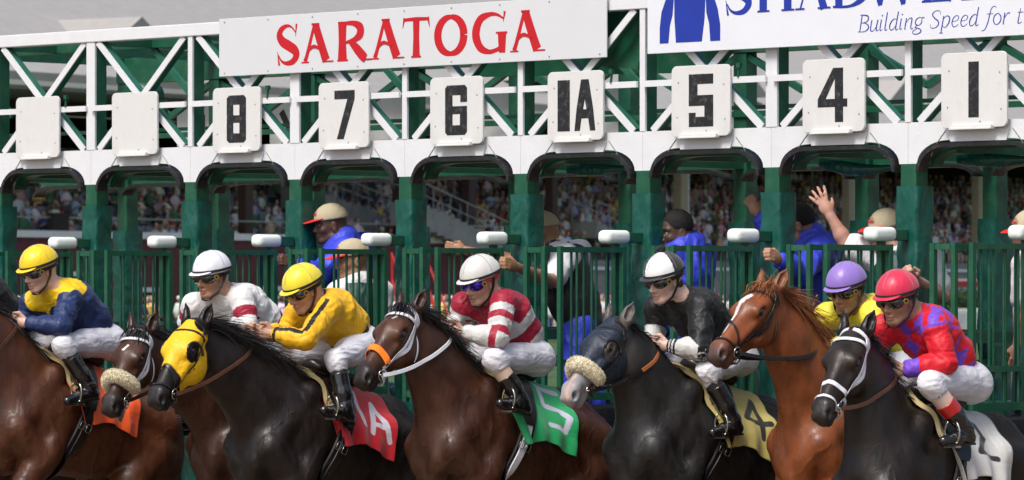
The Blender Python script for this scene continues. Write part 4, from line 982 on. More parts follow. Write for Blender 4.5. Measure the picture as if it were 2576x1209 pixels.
def hsurf(h, lst, off, n=6, fld=None):
    """points (a, angle[, pivot f]) around the head, angle 0 = forehead, 90 = left side, 180 = under the jaw"""
    L_ = np.array([(x[0], x[1], x[2] if len(x) > 2 else -.09) for x in lst], dtype=float); k = (len(L_) - 1) * n + 1; t = np.linspace(0, len(L_) - 1, k)
    A_ = [np.interp(t, range(len(L_)), L_[:, i]) for i in range(3)]; c = np.array([h['Hd'](x, z, 0) for x, z in zip(A_[0], A_[2])])
    r = np.radians(A_[1]); d = np.cos(r)[:, None] * h['fr'] + np.sin(r)[:, None] * h['sd']; P = h['hd'].project(c, d, off, .22); G = h['hd'].grad(P)
    return P, G
def bridle(h, m_, nose='plain', nosemat=None, w=.020, na=(.40, .36), rein='white', hand=None, cheek_a=.47, flash=False, blink=None):
    H = h['H']; B = empty('bridle', (0, 0, 0), 0, H); st = M_lea[m_]
    def strap(name, lst, ww, off=.003, close=False, mt=None, n=6): P, G = hsurf(h, lst, off, n); return ribbon(name, P, G, ww, .004, mt or st, B, close)
    for q in (1, -1):
        strap('cheek_strap', [(.0, 8 * q, -.10), (.025, 70 * q, -.10), (.10, 100 * q, -.10), (.22, 108 * q, -.11), (.34, 106 * q, -.10), (.455, 112 * q, -.085)], w)
        strap('throat_strap', [(.0, 20 * q, -.10), (.04, 85 * q, -.11), (.12, 122 * q, -.12), (.22, 150 * q, -.14)], w * .85, .005)
        strap('noseband_hanger', [(.02, 60 * q, -.10), (.12, 88 * q, -.10), (.25, 98 * q, -.10), (na[0] - .01, 96 * q, -.09)], w * .7, .005)
    strap('browband', [(.075, -100, -.09), (.080, -60), (.085, -25), (.088, 0), (.085, 25), (.080, 60), (.075, 100, -.09)], w, .006)
    if nose == 'plain':
        strap('noseband', [(na[0], x, -.085) for x in range(0, 360, 24)], w * 1.15, .004, True, nosemat)
    elif nose == 'roll':
        P, G = hsurf(h, [(na[0] + .0 * abs(x), x, -.085) for x in range(-118, 119, 12)], .012, 3); g = Field(); ce = P + G * .006
        rr_ = [.036 * (1 - .35 * (abs(i / (len(ce) - 1) * 2 - 1)) ** 3) for i in range(len(ce))]; g.chain(list(ce), rr_, .01); v_, q_ = g.mesh(.006)
        o = np_mesh('shadow_roll', v_, q_, M_fleece, B, disp=lambda V: .005 * vnoise(V * 75) + .004 * vnoise(V * 150))
        gg = np.random.default_rng(4); me = o.data; idx = gg.integers(0, len(v_), 11000); co = np.array([v_[i] for i in idx]); no = g.grad(co); tip = co + no * gg.uniform(.005, .011, (11000, 1)) + gg.normal(size=(11000, 3)) * .003; sdv = np.cross(no, gg.normal(size=(11000, 3))) * .0011
        tag(np_mesh('fleece_tufts', np.stack([co - sdv, co + sdv, tip], 1).reshape(-1, 3), np.arange(33000).reshape(-1, 3), M_fleece, B, smooth=False), kind='stuff')
        strap('noseband', [(na[0], x, -.085) for x in range(118, 243, 12)], w, .004, False)
    elif nose == 'band':
        strap('noseband', [(na[0] - .035 * math.cos(math.radians(x)) , x, -.085) for x in range(-85, 86, 17)], w * 1.9, .012, False, nosemat)
        strap('noseband', [(na[0] + .02, x, -.085) for x in range(85, 276, 19)], w, .004, False)
    elif nose == 'eight':
        for x0, x1, y0, y1 in ((.355, .46, 0, 0), (.50, .46, 0, 0)):
            strap('noseband', [(x0 + (x1 - x0) * abs(x) / 100, x, -.08) for x in range(-100, 101, 20)], w * .75, .004, False, nosemat)
        strap('noseband', [(.46 + .05 * (1 - abs(x - 180) / 80), x, -.08) for x in range(100, 261, 20)], w * .7, .004, False, nosemat)
    if flash: strap('noseband', [(.49 + .035 * math.sin(math.radians(x)) * 0, x, -.08) for x in range(0, 360, 24)], w * .8, .004, True)
    bits = {}
    for q in (1, -1):
        P, G = hsurf(h, [(.475, 116 * q, -.085), (.476, 117 * q, -.085)], .012, 1); c = P[0]; n_ = G[0]; u = np.cross(n_, h['a']); u /= np.linalg.norm(u); v = np.cross(n_, u); m = MB()
        m.tube([tuple(c + u * .030 * math.cos(t) + v * .030 * math.sin(t)) for t in np.linspace(0, 2 * math.pi, 17)], .0045, 6, False); m.tube([tuple(c - n_ * .04), tuple(c + n_ * .004)], .007, 6); m.build('bit_ring', M_steel, B); bits[q] = c
        h['bit%d' % q] = c
    P, G = hsurf(h, [(.48, x, -.085) for x in range(118, 243, 12)], .006, 3); ribbon('chin_strap', P + G * .012 * 1, G, w * .9, .004, st, B)
    if hand is not None:
        for q in (1, -1):
            b0 = bits[q] + h['sd'] * q * .01; e0 = np.array(hand) + A3(.02, q * .02, -.02); mid = (b0 + e0) / 2 + A3(0, q * .10, -.085); P = np.array([(1 - t) ** 2 * b0 + 2 * t * (1 - t) * mid + t * t * e0 for t in np.linspace(0, 1, 30)])
            # keep clear of the neck
            d_ = h['f'].ev(P); G = h['f'].grad(P); P = P + G * np.clip(.012 - d_, 0, .3)[:, None]; Nn = np.repeat((A3(0, q, .15))[None], 30, 0); k = 18 if rein == 'tan' else 30
            if rein == 'tan': ribbon('rein', P[:20], Nn[:20], .019, .004, M_lea['black'], B); ribbon('rein', P[19:], Nn[19:], .024, .005, M_lea['tan' if h.get('tan', 1) else 'brown'], B)
            else: ribbon('rein', P, Nn, .024, .004, M_lea[rein], B)
    return B
def hood(h, col, label, cups=True, a1=.335):
    """racing blinkers: fabric shell over the head with holes for ears and eyes"""
    g = Field(); 
    for q in h['hd'].p:
        q = list(q)
        if q[-1] == '-': continue
        if q[0] == 'c': q[3] += .007; q[4] += .007
        if q[0] == 'e': q[2] = q[2] + .007
        g.p.append(tuple(q))
    Hd, a, fr, sd_ = h['Hd'], h['a'], h['fr'], h['sd']; g.p = [q for q in g.p]
    g.cone(Hd(.05, -.12, 0), Hd(.16, -.20, 0), .088, .070, .03, sy=.8, ax=sd_)
    g_pad = 0; n1 = a * .90 + fr * .28
    g.half(Hd(a1 + .02, -.02, 0), a * .93 - fr * .36 * -1, .0)
    g.half(Hd(.012, -.06, 0), -a * .85 - fr * .35)
    for q in (-1, 1):
        g.ball(Hd(.205, -.055, q * .115), (.070, .070, .085), .0, [a, fr, sd_], op='-'); g.ball(Hd(.0, -.045, q * .062), (.050, .040, .06), .0, [a, fr, sd_], op='-')
    v_, q_ = g.mesh(.0045, disp_) if False else g.mesh(.0045)
    mt = mat('hood_fabric', col, .55, var=.06, bump=.002, bscale=30, bump2=.004, b2scale=18)
    tag(np_mesh('hood', v_, q_, mt, h['H'], disp=lambda V: .0016 * wrinkles(V, 30, (1, 1, 1), 2.)), label)
    if cups:
        for q in (-1, 1):
            m = MB(); pts = []
            for t in np.linspace(-1.5, 1.75, 12):
                e_ = Hd(.205 + .060 * math.cos(t + 2.6), -.055 + .056 * math.sin(t + 2.6), q * (.098 - .012 * math.sin(t + 2.6))); pts.append(tuple(e_))
            m.tube(pts, .009, 8); m.build('blinker_cup', M_lea['black'], h['H'])
def cloth(h, col, edge, numcol, strokes, label, flutter=.012, x0=-.03, x1=-.66, drop=.60, seed=0, cut=.0):
    """saddle cloth draped on the left and right of the barrel"""
    f, T, Ry = h['f'], h['T'], h['Ry']; nu, nv = 130, 230
    U = np.linspace(0, 1, nu); A_ = np.linspace(-1, 1, nv); UU, AA = np.meshgrid(U, A_, indexing='ij')
    ang = AA * 1.62; back = .26 * np.abs(AA) * (1 - UU) * 0 + .0
    xx = x0 + (x1 - x0) * UU - .17 * (1 - UU) ** 1.3 * np.abs(AA) ** 1.4 * 1.0 - .02 * np.abs(AA)
    lim = 1.0 - .10 * np.sin(UU * math.pi) ** 2 * 1.0
    ang = ang * (drop / .60) * lim
    xc = np.linspace(-.95, .25, 26); ac = np.linspace(-2.1, 2.1, 46); XC, AC = np.meshgrid(xc, ac, indexing='ij'); z_ = Ry[2]
    cc = np.array([T(x, 0, -.42) for x in XC.reshape(-1)]); dc = np.cos(AC).reshape(-1, 1) * z_ + np.sin(AC).reshape(-1, 1) * A3(0, 1, 0)
    pc = f.project(cc, dc, .010, .6, 16); rad = np.linalg.norm(pc - cc, axis=1).reshape(26, 46)
    def bil(x, y):
        fx = np.clip((x - xc[0]) / (xc[1] - xc[0]), 0, 24.999); fy = np.clip((y - ac[0]) / (ac[1] - ac[0]), 0, 44.999); i = fx.astype(int); j = fy.astype(int); u = fx - i; v = fy - j
        return rad[i, j] * (1 - u) * (1 - v) + rad[i + 1, j] * u * (1 - v) + rad[i, j + 1] * (1 - u) * v + rad[i + 1, j + 1] * u * v
    T0 = T(0, 0, -.42); Tx = T(1, 0, -.42) - T0; rr_ = bil(xx, ang).reshape(-1, 1)
    G = np.cos(ang).reshape(-1, 1) * z_ + np.sin(ang).reshape(-1, 1) * A3(0, 1, 0); Pp = T0 + xx.reshape(-1, 1) * Tx + G * rr_
    low = np.clip(np.abs(AA) * 1.4 - .5, 0, 1).reshape(-1)
    wv = flutter * low * (1 + np.sin(UU.reshape(-1) * 21 + seed + 2 * np.abs(AA.reshape(-1)))) * (1 + 1.5 * (np.exp(-((UU.reshape(-1)) / .15) ** 2))); wr = .003 * wrinkles(Pp, 9, (1, 1, .5), seed)
    Pp = Pp + G * (wv + wr)[:, None]
    C_ = np.repeat(np.array(col)[None], len(Pp), 0)
    ed = (np.minimum.reduce([UU, 1 - UU, (1 - np.abs(AA)) * 1.3]) < .02).reshape(-1) & True; C_[ed] = np.array(col) * .8
    # number strokes in (u,v) : u back along the cloth 0..1, v down the side 0..1
    u_, v_ = UU.reshape(-1) * abs(x1 - x0), np.abs(AA).reshape(-1) * drop * 1.0
    for s_ in strokes:
        bestd = np.full(len(u_), 9.)
        for (p, q) in zip(s_[:-1], s_[1:]):
            p = A3(*p[:2]); q = A3(*q[:2]); ba = q - p; pa = np.stack([u_, v_], 1) - p; t = np.clip(pa @ ba / (ba @ ba), 0, 1); dd = pa - t[:, None] * ba; bestd = np.minimum(bestd, np.abs(dd).max(1) if False else np.sqrt((dd ** 2).sum(1)))
        m_ = bestd < .0215; C_[m_] = numcol
    ii = np.arange(nu * nv).reshape(nu, nv); Q = np.stack([ii[:-1, :-1], ii[1:, :-1], ii[1:, 1:], ii[:-1, 1:]], -1).reshape(-1, 4)
    if 'M_cloth' not in globals(): globals()['M_cloth'] = mat('saddle_cloth_nylon', attr=True, rough=.5, var=.04, bump=.003, bscale=22, sheen=.2)
    o = np_mesh('saddle_cloth', Pp, Q, M_cloth, h['H'], C_); sl = o.modifiers.new('thickness', 'SOLIDIFY'); sl.thickness = .004; sl.offset = 1; tag(o, label)
def pad_and_girth(h, col=None, girth='black', gx=(-.20, -.06)):
    f, T, Ry = h['f'], h['T'], h['Ry']; z_ = Ry[2]
    t = np.linspace(-.74, .74, 50); xx = -.02 - .20 * np.abs(t) ** 1.35; c = np.array([T(x, 0, -.42) for x in xx]); d = np.cos(t * 1.18)[:, None] * z_ + np.sin(t * 1.18)[:, None] * A3(0, 1, 0)
    P = f.project(c, d, .004, .6); G = f.grad(P); P[3:-3] = np.array([P[i - 3:i + 4].mean(0) for i in range(3, 47)]) + G[3:-3] * .006; G[3:-3] = np.array([G[i - 3:i + 4].mean(0) for i in range(3, 47)]); ribbon('foam_pad', P, G, .05 * (1.15 - np.abs(t)) + .02, .026, col or M_felt, h['H'])
    for q in (1, -1):
        t = np.linspace(.9, 3.05, 40) * q; xx = np.interp(np.abs(t), [.9, 2.2, 3.05], [-.28, gx[0] + .02, gx[1]]); c = np.array([T(x, 0, -.42) for x in xx]); d = np.cos(t)[:, None] * z_ + np.sin(t)[:, None] * A3(0, 1, 0)
        P = f.project(c, d, .018, .7); G = f.grad(P); gm = {'black': M_lea['black'], 'white': M_lea['white']}[girth]
        ribbon('girth', P, G, .105, .008, M_lea['black'], h['H']); 
        ribbon('girth_strap', P + G * .010, G, .055 if girth == 'white' else .03, .005, gm, h['H'])
        m = MB()
        for e_ in (-.026, .026):
            i = 14; b_ = P[i] + G[i] * .02; T1 = P[i + 1] - P[i]; T1 /= np.linalg.norm(T1); S = np.cross(T1, G[i]); 
            pp = [b_ + S * (e_ + x) + T1 * y for x, y in ((-.018, -.025), (.018, -.025), (.018, .025), (-.018, .025), (-.018, -.025))]; m.tube([tuple(x) for x in pp], .003, 5)
        m.build('buckle', M_steel, h['H'])
    # small racing saddle
    g = Field(); g.cone(T(-.14, 0, .035), T(-.44, 0, .02), .035, .045, .03, sy=2.6, ax=(0, 1, 0)); g.cone(T(-.12, 0, .055), T(-.16, 0, .06), .03, .03, .02, sy=1.8, ax=(0, 1, 0))
    v_, q_ = g.mesh(.008); np_mesh('saddle', v_, q_, M_lea['black'], h['H'])
    for q in (1, -1):
        t = np.linspace(.25, 1.25, 24) * q; xx = -.24 + .10 * (np.abs(t) - .25) * 0; c = np.array([T(-.25, 0, -.42)] * 24); d = np.cos(t)[:, None] * z_ + np.sin(t)[:, None] * A3(0, 1, 0)
        P = f.project(c, d, .030, .6); G = f.grad(P); w_ = .20 - .11 * np.abs(np.linspace(-.3, 1, 24)) ** 2; ribbon('saddle_flap', P, G, w_, .008, M_lea['black'], h['H'])

DK = (.010, .007, .006)
bay = dict(base=(0.0612, 0.0202, 0.0086), dark=(.018, .009, .007), muzzle=(.016, .012, .011), mottle=.35, marks=[(.10, .13, .008, -.006, .020, .008, (.7, .66, .62))])
FRM = {k: Frame(i, d, dh) for k, (i, d, dh) in {'7': (3, 1.93, 0), '6': (4, 1.55, 0), '1A': (5, 1.74, 0), '5': (6, 1.33, 0), '4': (7, .95, 0), '1': (8, .88, 0), '2': (9, 1.30, 0), '8': (2, 2.25, 0)}.items()}
HS = {}
HS['7'] = horse('7', FRM['7'], ('C1', 190, 592), ('C1', -110, 330), ('C1', -225, 660), ('C1', 800, 760), .63, dict(bay, base=(.085, .027, .0095), marks=[], mottle=.25, leg=.3), 'bay racehorse under the orange saddle cloth at the left edge', seed=1)
HS['6'] = horse('6', FRM['6'], ('C1', 1215, 680), ('C1', 648, 480), ('C1', 497, 868), ('C2', 420, 820), .62, dict(bay, base=(0.0432, 0.0151, 0.0072), head=(0.0540, 0.0194, 0.0094), mottle=.5, marks=[(.15, .185, .012, .0, .014, .022, (.7, .66, .62))]), 'bay racehorse with a white bridle and fleece noseband, behind the orange cloth', seed=2)
HS['1A'] = horse('1A', FRM['1A'], ('C2', 185, 668), ('C1', 905, 440), ('C1', 712, 835), ('C2', 640, 815), .63, dict(base=(0.0122, 0.0072, 0.0058), dark=(.006, .005, .005), muzzle=(.014, .012, .012), mottle=.5, mane_len=.42, wind=1.4, nolock=True), 'nearly black racehorse wearing a yellow hood with eye holes', seed=3)
HS['5'] = horse('5', FRM['5'], ('C2', 1040, 657), ('C2', 700, 365), ('C2', 470, 728), ('C3', 300, 792), .63, dict(bay, base=(.050, .0165, .0070), head=(0.0756, 0.0259, 0.0108), mottle=.45, marks=[(.115, .15, .02, .01, .016, .008, (.7, .66, .62))], mane_len=.32, wind=1.2), 'dark bay racehorse with white bridle and orange noseband', seed=4)
HS['4'] = horse('4', FRM['4'], ('C3', 775, 665), ('C3', 470, 430), ('C3', 232, 810), ('C3', 1110, 772), .63, dict(base=(0.0158, 0.0151, 0.0151), dark=(.010, .010, .011), head=(0.1152, 0.1044, 0.0972), muzzle=(.27, .27, .28), mz0=.28, eyed=.25, mottle=.4, ear=(.15, .13, .12), mane_len=.15, nolock=True, marks=[(.44, .60, .006, .012, .010, .030, (.55, .34, .29))]), 'dark grey racehorse with pale face, navy hood and fleece noseband', seed=5)
HS['1'] = horse('1', FRM['1'], ('C4', 345, 640), ('C3', 1200, 262), ('C3', 935, 612), ('C4', 760, 850), .64, dict(base=(.215, .060, .016), dark=(.12, .032, .011), muzzle=(.070, .045, .038), mottle=.3, leg=.3, mz0=.46, ear=(.28, .10, .04), mane_len=.33, wind=1.1, fuzz=True, marks=[(.14, .20, -.004, -.012, .050, .040, (.80, .78, .75)), (.20, .44, -.012, -.016, .030, .010, (.80, .78, .75)), (.47, .49, -.01, -.01, .012, .01, (.7, .62, .58))]), 'chestnut racehorse with white blaze and brown bridle', hair='chestnut', seed=6)
HS['2'] = horse('2', FRM['2'], ('C4', 628, 808), ('C4', 395, 478), ('C4', 228, 893), ('C4', 1010, 885), .62, dict(base=(0.0130, 0.0079, 0.0058), dark=(.008, .006, .005), head=(0.0187, 0.0115, 0.0072), muzzle=(.022, .017, .015), mottle=.5, mane_len=.14, wind=.5, nolock=True), 'very dark brown racehorse in white bridle at the right, white cloth', seed=7)
HS['8'] = horse('8', FRM['8'], ('C1', -230, 560), ('C1', -560, 330), ('C1', -700, 660), ('C1', 330, 700), .63, dict(bay, marks=[]), 'bay racehorse mostly outside the left edge', seed=8)
# ------------------------------------------------------------ people
M_skin = mat('skin', attr=True, rough=.48, var=.06, vscale=40, sss=.12, bump=.0006, bscale=180)
M_satin = mat('silks_fabric', attr=True, rough=.52, var=.03, bump=.003, bscale=24, bump2=.009, b2scale=9, spec=.35, sheen=.04, bdet=1.2, bstretch=(1.8, .7, 1.2))
M_cloth2 = mat('jacket_fabric', attr=True, rough=.55, var=.08, bump=.004, bscale=22, bump2=.014, b2scale=8, bdet=1.2, bstretch=(1.8, .7, 1.0))
M_breech = mat('white_breeches', (.66, .66, .71), .5, var=.03, bump=.003, bscale=26, bump2=.008, b2scale=10, bdet=1.0, bstretch=(.7, 1.6, 1.8))
M_boot = mat('black_boot_leather', (.008, .008, .009), .14, var=.2, bump=.002, bscale=30, coat=.6)
M_sock = mat('garter', attr=True, rough=.8, var=.05)
M_helm = mat('helmet_cover', attr=True, rough=.38, var=.03, bump=.0012, bscale=70, sheen=.2)
M_lens = mat('goggle_lens', (.012, .010, .012), .06, var=.0, coat=1.0)
M_lensp = mat('mirrored_purple_lens', (.05, .02, .35), .10, metal=.7, var=.6, vscale=40)
M_gold = mat('gold_snap', (.50, .40, .14), .3, metal=.9, var=.05)
M_hairb = mat('short_hair', (.012, .009, .008), .8, var=.3, bump=.004, bscale=160)
HK = 1.11
def nz_(v): v = np.asarray(v, float); return v / (np.linalg.norm(v) + 1e-9)
def add_head(f, c, e, sk=1.0, hair=False):
    """adds head shape; c skull centre, e forward unit vector; returns basis"""
    up = nz_(A3(0, 0, 1) - e * e[2]); lf = np.cross(up, e); p = lambda a, b, d: c + (e * a + lf * b + up * d) * sk; R = [e, lf, up]
    f.ball(p(-.012, 0, .022), (.098 * sk, .078 * sk, .094 * sk), .02, R); f.ball(p(.022, 0, -.035), (.070 * sk, .060 * sk, .078 * sk), .03, R)
    f.ball(p(.062, 0, -.098), (.026 * sk, .030 * sk, .020 * sk), .025, R)
    for q in (-1, 1):
        f.cone(p(.01, q * .052, -.075), p(.058, q * .022, -.100), .018 * sk, .016 * sk, .02)       # jaw
        f.ball(p(.060, q * .040, -.030), (.020 * sk, .020 * sk, .018 * sk), .02, R)
        f.cone(p(.078, q * .014, .022), p(.066, q * .045, .020), .012 * sk, .011 * sk, .012)      # brow
        f.ball(p(.078, q * .031, .000), (.014 * sk, .017 * sk, .011 * sk), .010, R, op='-')
        f.ball(p(.066, q * .031, .000), (.013 * sk, .015 * sk, .013 * sk), .003, R)                # eyeball
        f.ball(p(-.005, q * .080, -.012), (.019 * sk, .009 * sk, .032 * sk), .006, R); f.ball(p(.002, q * .088, -.012), (.010 * sk, .006 * sk, .020 * sk), .004, R, op='-')
    f.cone(p(.082, 0, .008), p(.104, 0, -.034), .0085 * sk, .012 * sk, .012)
    for q in (-1, 1): f.ball(p(.094, q * .012, -.040), .009 * sk, .008); f.ball(p(.100, q * .007, -.047), .004 * sk, .003, op='-')
    f.ball(p(.085, 0, -.066), (.014 * sk, .025 * sk, .009 * sk), .010, R); f.ball(p(.083, 0, -.079), (.013 * sk, .021 * sk, .008 * sk), .008, R)
    f.ball(p(.099, 0, -.0725), (.012 * sk, .022 * sk, .0022 * sk), .004, R, op='-')
    return up, lf, p
def add_hand(f, w, c, thumb_up, curl=1.0, k=.007, spread=0.0, s=1.0):
    """w wrist, c centre of the palm; fingers lie across thumb_up, curl 0 open .. 1 fist"""
    w = np.asarray(w, float); c = np.asarray(c, float); d = nz_(c - w); u = nz_(thumb_up - d * (thumb_up @ d)); n = np.cross(d, u)
    if add_hand.flip: n = -n
    f.cone(w, c - d * .02, .026 * s, .028 * s, .015, sy=.75, ax=n); f.ball(c, (.042 * s, .017 * s, .040 * s), .014, [d, n, u])
    for j in range(4):
        o = (1.5 - j) * .0185 * s; b = c + u * o + d * .036 * s; l = (.036, .040, .037, .029)[j] * s; r = .0092 * s; dd = nz_(d + u * spread * (1.5 - j)); p = [b]; a = 0
        for q, m_ in ((1.0, .35), (.72, .95), (.55, 1.1)):
            a += m_ * curl * 1.25; p.append(p[-1] + (dd * math.cos(a) + n * math.sin(a)) * l * q)
        f.chain(p, [r * 1.08, r, r * .95, r * .82], k)
    t0 = c - d * .022 * s + u * .026 * s + n * .006; t1 = t0 + (u * .55 + d * .65 + n * .35 * curl) * .034 * s; t2 = t1 + (d * .8 - u * .25 * curl + n * .6 * curl + u * .5 * (1 - curl)) * .030 * s
    f.chain([t0, t1, t2], [.014 * s, .011 * s, .009 * s], k)
add_hand.flip = False
def segclass(V, segs):
    D = []; Tt = []
    for a, b in segs:
        a = np.array(a); b = np.array(b); ba = b - a; t = np.clip((V - a) @ ba / (ba @ ba), 0, 1); D.append(np.linalg.norm(V - a - t[:, None] * ba, axis=1)); Tt.append(t)
    D = np.array(D); return D.argmin(0), np.array(Tt), D
def helmet(E, p, e, up, lf, colf, band=(.015, .015, .017), pom=False, tint=None):
    g = Field(); R = [e, lf, up]; t_ = nz_(up + e * .10)
    g.ball(p(-.008, 0, .040), (.122 * HK, .102 * HK, .112 * HK), .01, R); g.half(p(0, 0, .030), -t_, .0)
    v_, q_ = g.mesh(.005); o = np_mesh('helmet', v_, q_, M_helm, E, colf((v_ - p(-.008, 0, .04)) @ e, (v_ - p(-.008, 0, .04)) @ lf, (v_ - p(-.008, 0, .04)) @ up), disp=lambda V: .0016 * wrinkles(V, 22, (1, 1, .3), 1.))
    g = Field(); tt_ = nz_(e - up * .20); g.ball(p(.082, 0, .036), (.064 * HK, .082 * HK, .007), .004, [tt_, lf, np.cross(tt_, lf)]); g.half(p(.045, 0, 0), -e, .0); v_, q_ = g.mesh(.004)
    pc = colf(np.array([.12]), np.array([0.02]), np.array([-.02])); np_mesh('peak', v_, q_, M_helm, o, np.repeat(pc, len(v_), 0) if tint is None else np.repeat(np.array([tint]), len(v_), 0))
    aa = np.linspace(0, 2 * math.pi, 48, endpoint=False); P = np.array([p(-.008 + .1235 * math.cos(a), .1035 * math.sin(a), .043 - .006 * math.cos(a)) for a in aa]); N = np.array([e * math.cos(a) + lf * math.sin(a) for a in aa])
    mm = mat('helmet_band', band, .6, var=.05); ribbon('band', P, N, .018, .003, mm, o, True)
    # harness: side straps and chin cup
    st = M_lea['black']
    for q in (-1, 1):
        P = np.array([p(-.015, q * .096, .02), p(-.002, q * .088, -.03), p(.030, q * .068, -.085), p(.060, q * .030, -.118)]); t = np.linspace(0, 3, 14); P = np.stack([np.interp(t, range(4), P[:, i]) for i in range(3)], 1)
        ribbon('chin_strap', P, np.array([nz_(lf * q * (1 - .2 * tt) - up * .2 * tt) for tt in t]), .020, .005, st, o)
    ribbon('chin_strap', np.array([p(.060, y, -.122 - .004 * math.cos(y * 50)) for y in np.linspace(-.034, .034, 8)]), np.array([-up] * 8), .018, .005, st, o)
    ribbon('seam', np.array([p(-.008, .1030 * math.sin(a), .04 + .113 * math.cos(a)) for a in np.linspace(-1.35, 1.35, 24)]), np.array([nz_(lf * math.sin(a) + up * math.cos(a)) for a in np.linspace(-1.35, 1.35, 24)]), .003, .0012, M_helm2, o)
    ribbon('seam', np.array([p(-.008 + .123 * math.sin(a), 0, .04 + .113 * math.cos(a)) for a in np.linspace(-1.25, 1.25, 24)]), np.array([nz_(e * math.sin(a) + up * math.cos(a)) for a in np.linspace(-1.25, 1.25, 24)]), .003, .0012, M_helm2, o)
    if pom:
        g = Field(); g.ball(p(-.015, 0, .165), .026, .01); v_, q_ = g.mesh(.005); np_mesh('pompom', v_, q_, M_hairb, o, disp=lambda V: .006 * vnoise(V * 110))
M_helm2 = mat('helmet_seam', (.25, .25, .25), .6)
def goggles(E, p, e, up, lf, lens=None, gold=True, frame=None):
    g = Field(); R = [e, lf, up]
    for q in (-1, 1): g.ball(p(.064, q * .034, .002), (.042 * HK, .046 * HK, .036 * HK), .014, R)
    g.cone(p(.090, -.02, .006), p(.090, .02, .006), .012, .012, .01); v_, q_ = g.mesh(.0045); o = np_mesh('goggles', v_, q_, lens or M_lens, E)
    fm = frame or M_lea['black']
    aa = np.linspace(1.0, 2 * math.pi - 1.0, 40); P = np.array([p(-.008 + .112 * math.cos(a), .090 * math.sin(a), .008 + .012 * (1 - math.cos(a)) * .5) for a in aa]); N = np.array([nz_(e * math.cos(a) + lf * math.sin(a)) for a in aa]); ribbon('goggle_strap', P, N, .022, .003, fm, o)
    P = np.array([p(.104 - .9 * y * y * 8 * .9, y, .036 - abs(y) * .05) for y in np.linspace(-.07, .07, 20)]); ribbon('goggle_frame', P - e * .004, np.array([nz_(e * 1 + lf * y * 8) for y in np.linspace(-.07, .07, 20)]), .010, .004, fm, o)
    if gold:
        for q in (-1, 1):
            m = MB(); c = p(.046, q * .082, .004); n = nz_(lf * q * .9 + e * .45); m.tube([c, c + n * .008], [.017, .016], 14); m.build('snap', M_gold, o)
            m = MB(); m.tube([c + n * .008, c + n * .010], [.008, .008], 12); m.build('snap', M_lea['black'], o)
def colour_skin(V, p, e, up, lf, base, lip=(.36, .13, .11), beard=0.0, eyes=True):
    base = np.array(base); c0 = p(0, 0, 0); x = (V - c0) @ e; y = (V - c0) @ lf; z = (V - c0) @ up; C = np.repeat(base[None], len(V), 0) * (1 + .10 * fbm(V * 18, 2))[:, None]
    near = (np.abs(z) < .16) & (np.abs(x) < .14) & (np.abs(y) < .1)
    m = (np.clip(1.6 - np.sqrt(((z + .073) / .012) ** 2 + (y / .024) ** 2), 0, 1) * (x > .075) * near)[:, None] * .8; C = C * (1 - m) + np.array(lip) * m
    m = (np.clip(1 - np.sqrt(((z + .02) / .05) ** 2 + ((np.abs(y) - .045) / .03) ** 2), 0, 1) * near * (x > 0))[:, None]; C = C * (1 - m * .25) + C * np.array((1.25, .8, .75)) * m * .25
    if beard: m = (np.clip((-.045 - z) / .03, 0, 1) * near * (x > -.01))[:, None] * beard; C = C * (1 - m) + C * .35 * m
    m = ((np.abs(z - .026) < .006) & (np.abs(np.abs(y) - .032) < .020) & (x > .05) & near)[:, None]; C = np.where(m, base * .25, C)
    if eyes:
        d = np.sqrt((z / 1.0) ** 2 * 3.2 + (np.abs(y) - .031) ** 2); m = ((d < .012) & (x > .06) & near)[:, None]; C = np.where(m, np.array((.55, .52, .5)), C); m = ((d < .0065) & (x > .06) & near)[:, None]; C = np.where(m, np.array((.03, .015, .01)), C)
    return np.clip(C, 0, 1)
def B_(b, t):      # bearing left of the viewer, tilt down -> world unit vector
    b, t = math.radians(b), math.radians(t); return Vector((-math.sin(b) * math.cos(t), -math.cos(b) * math.cos(t), -math.sin(t)))
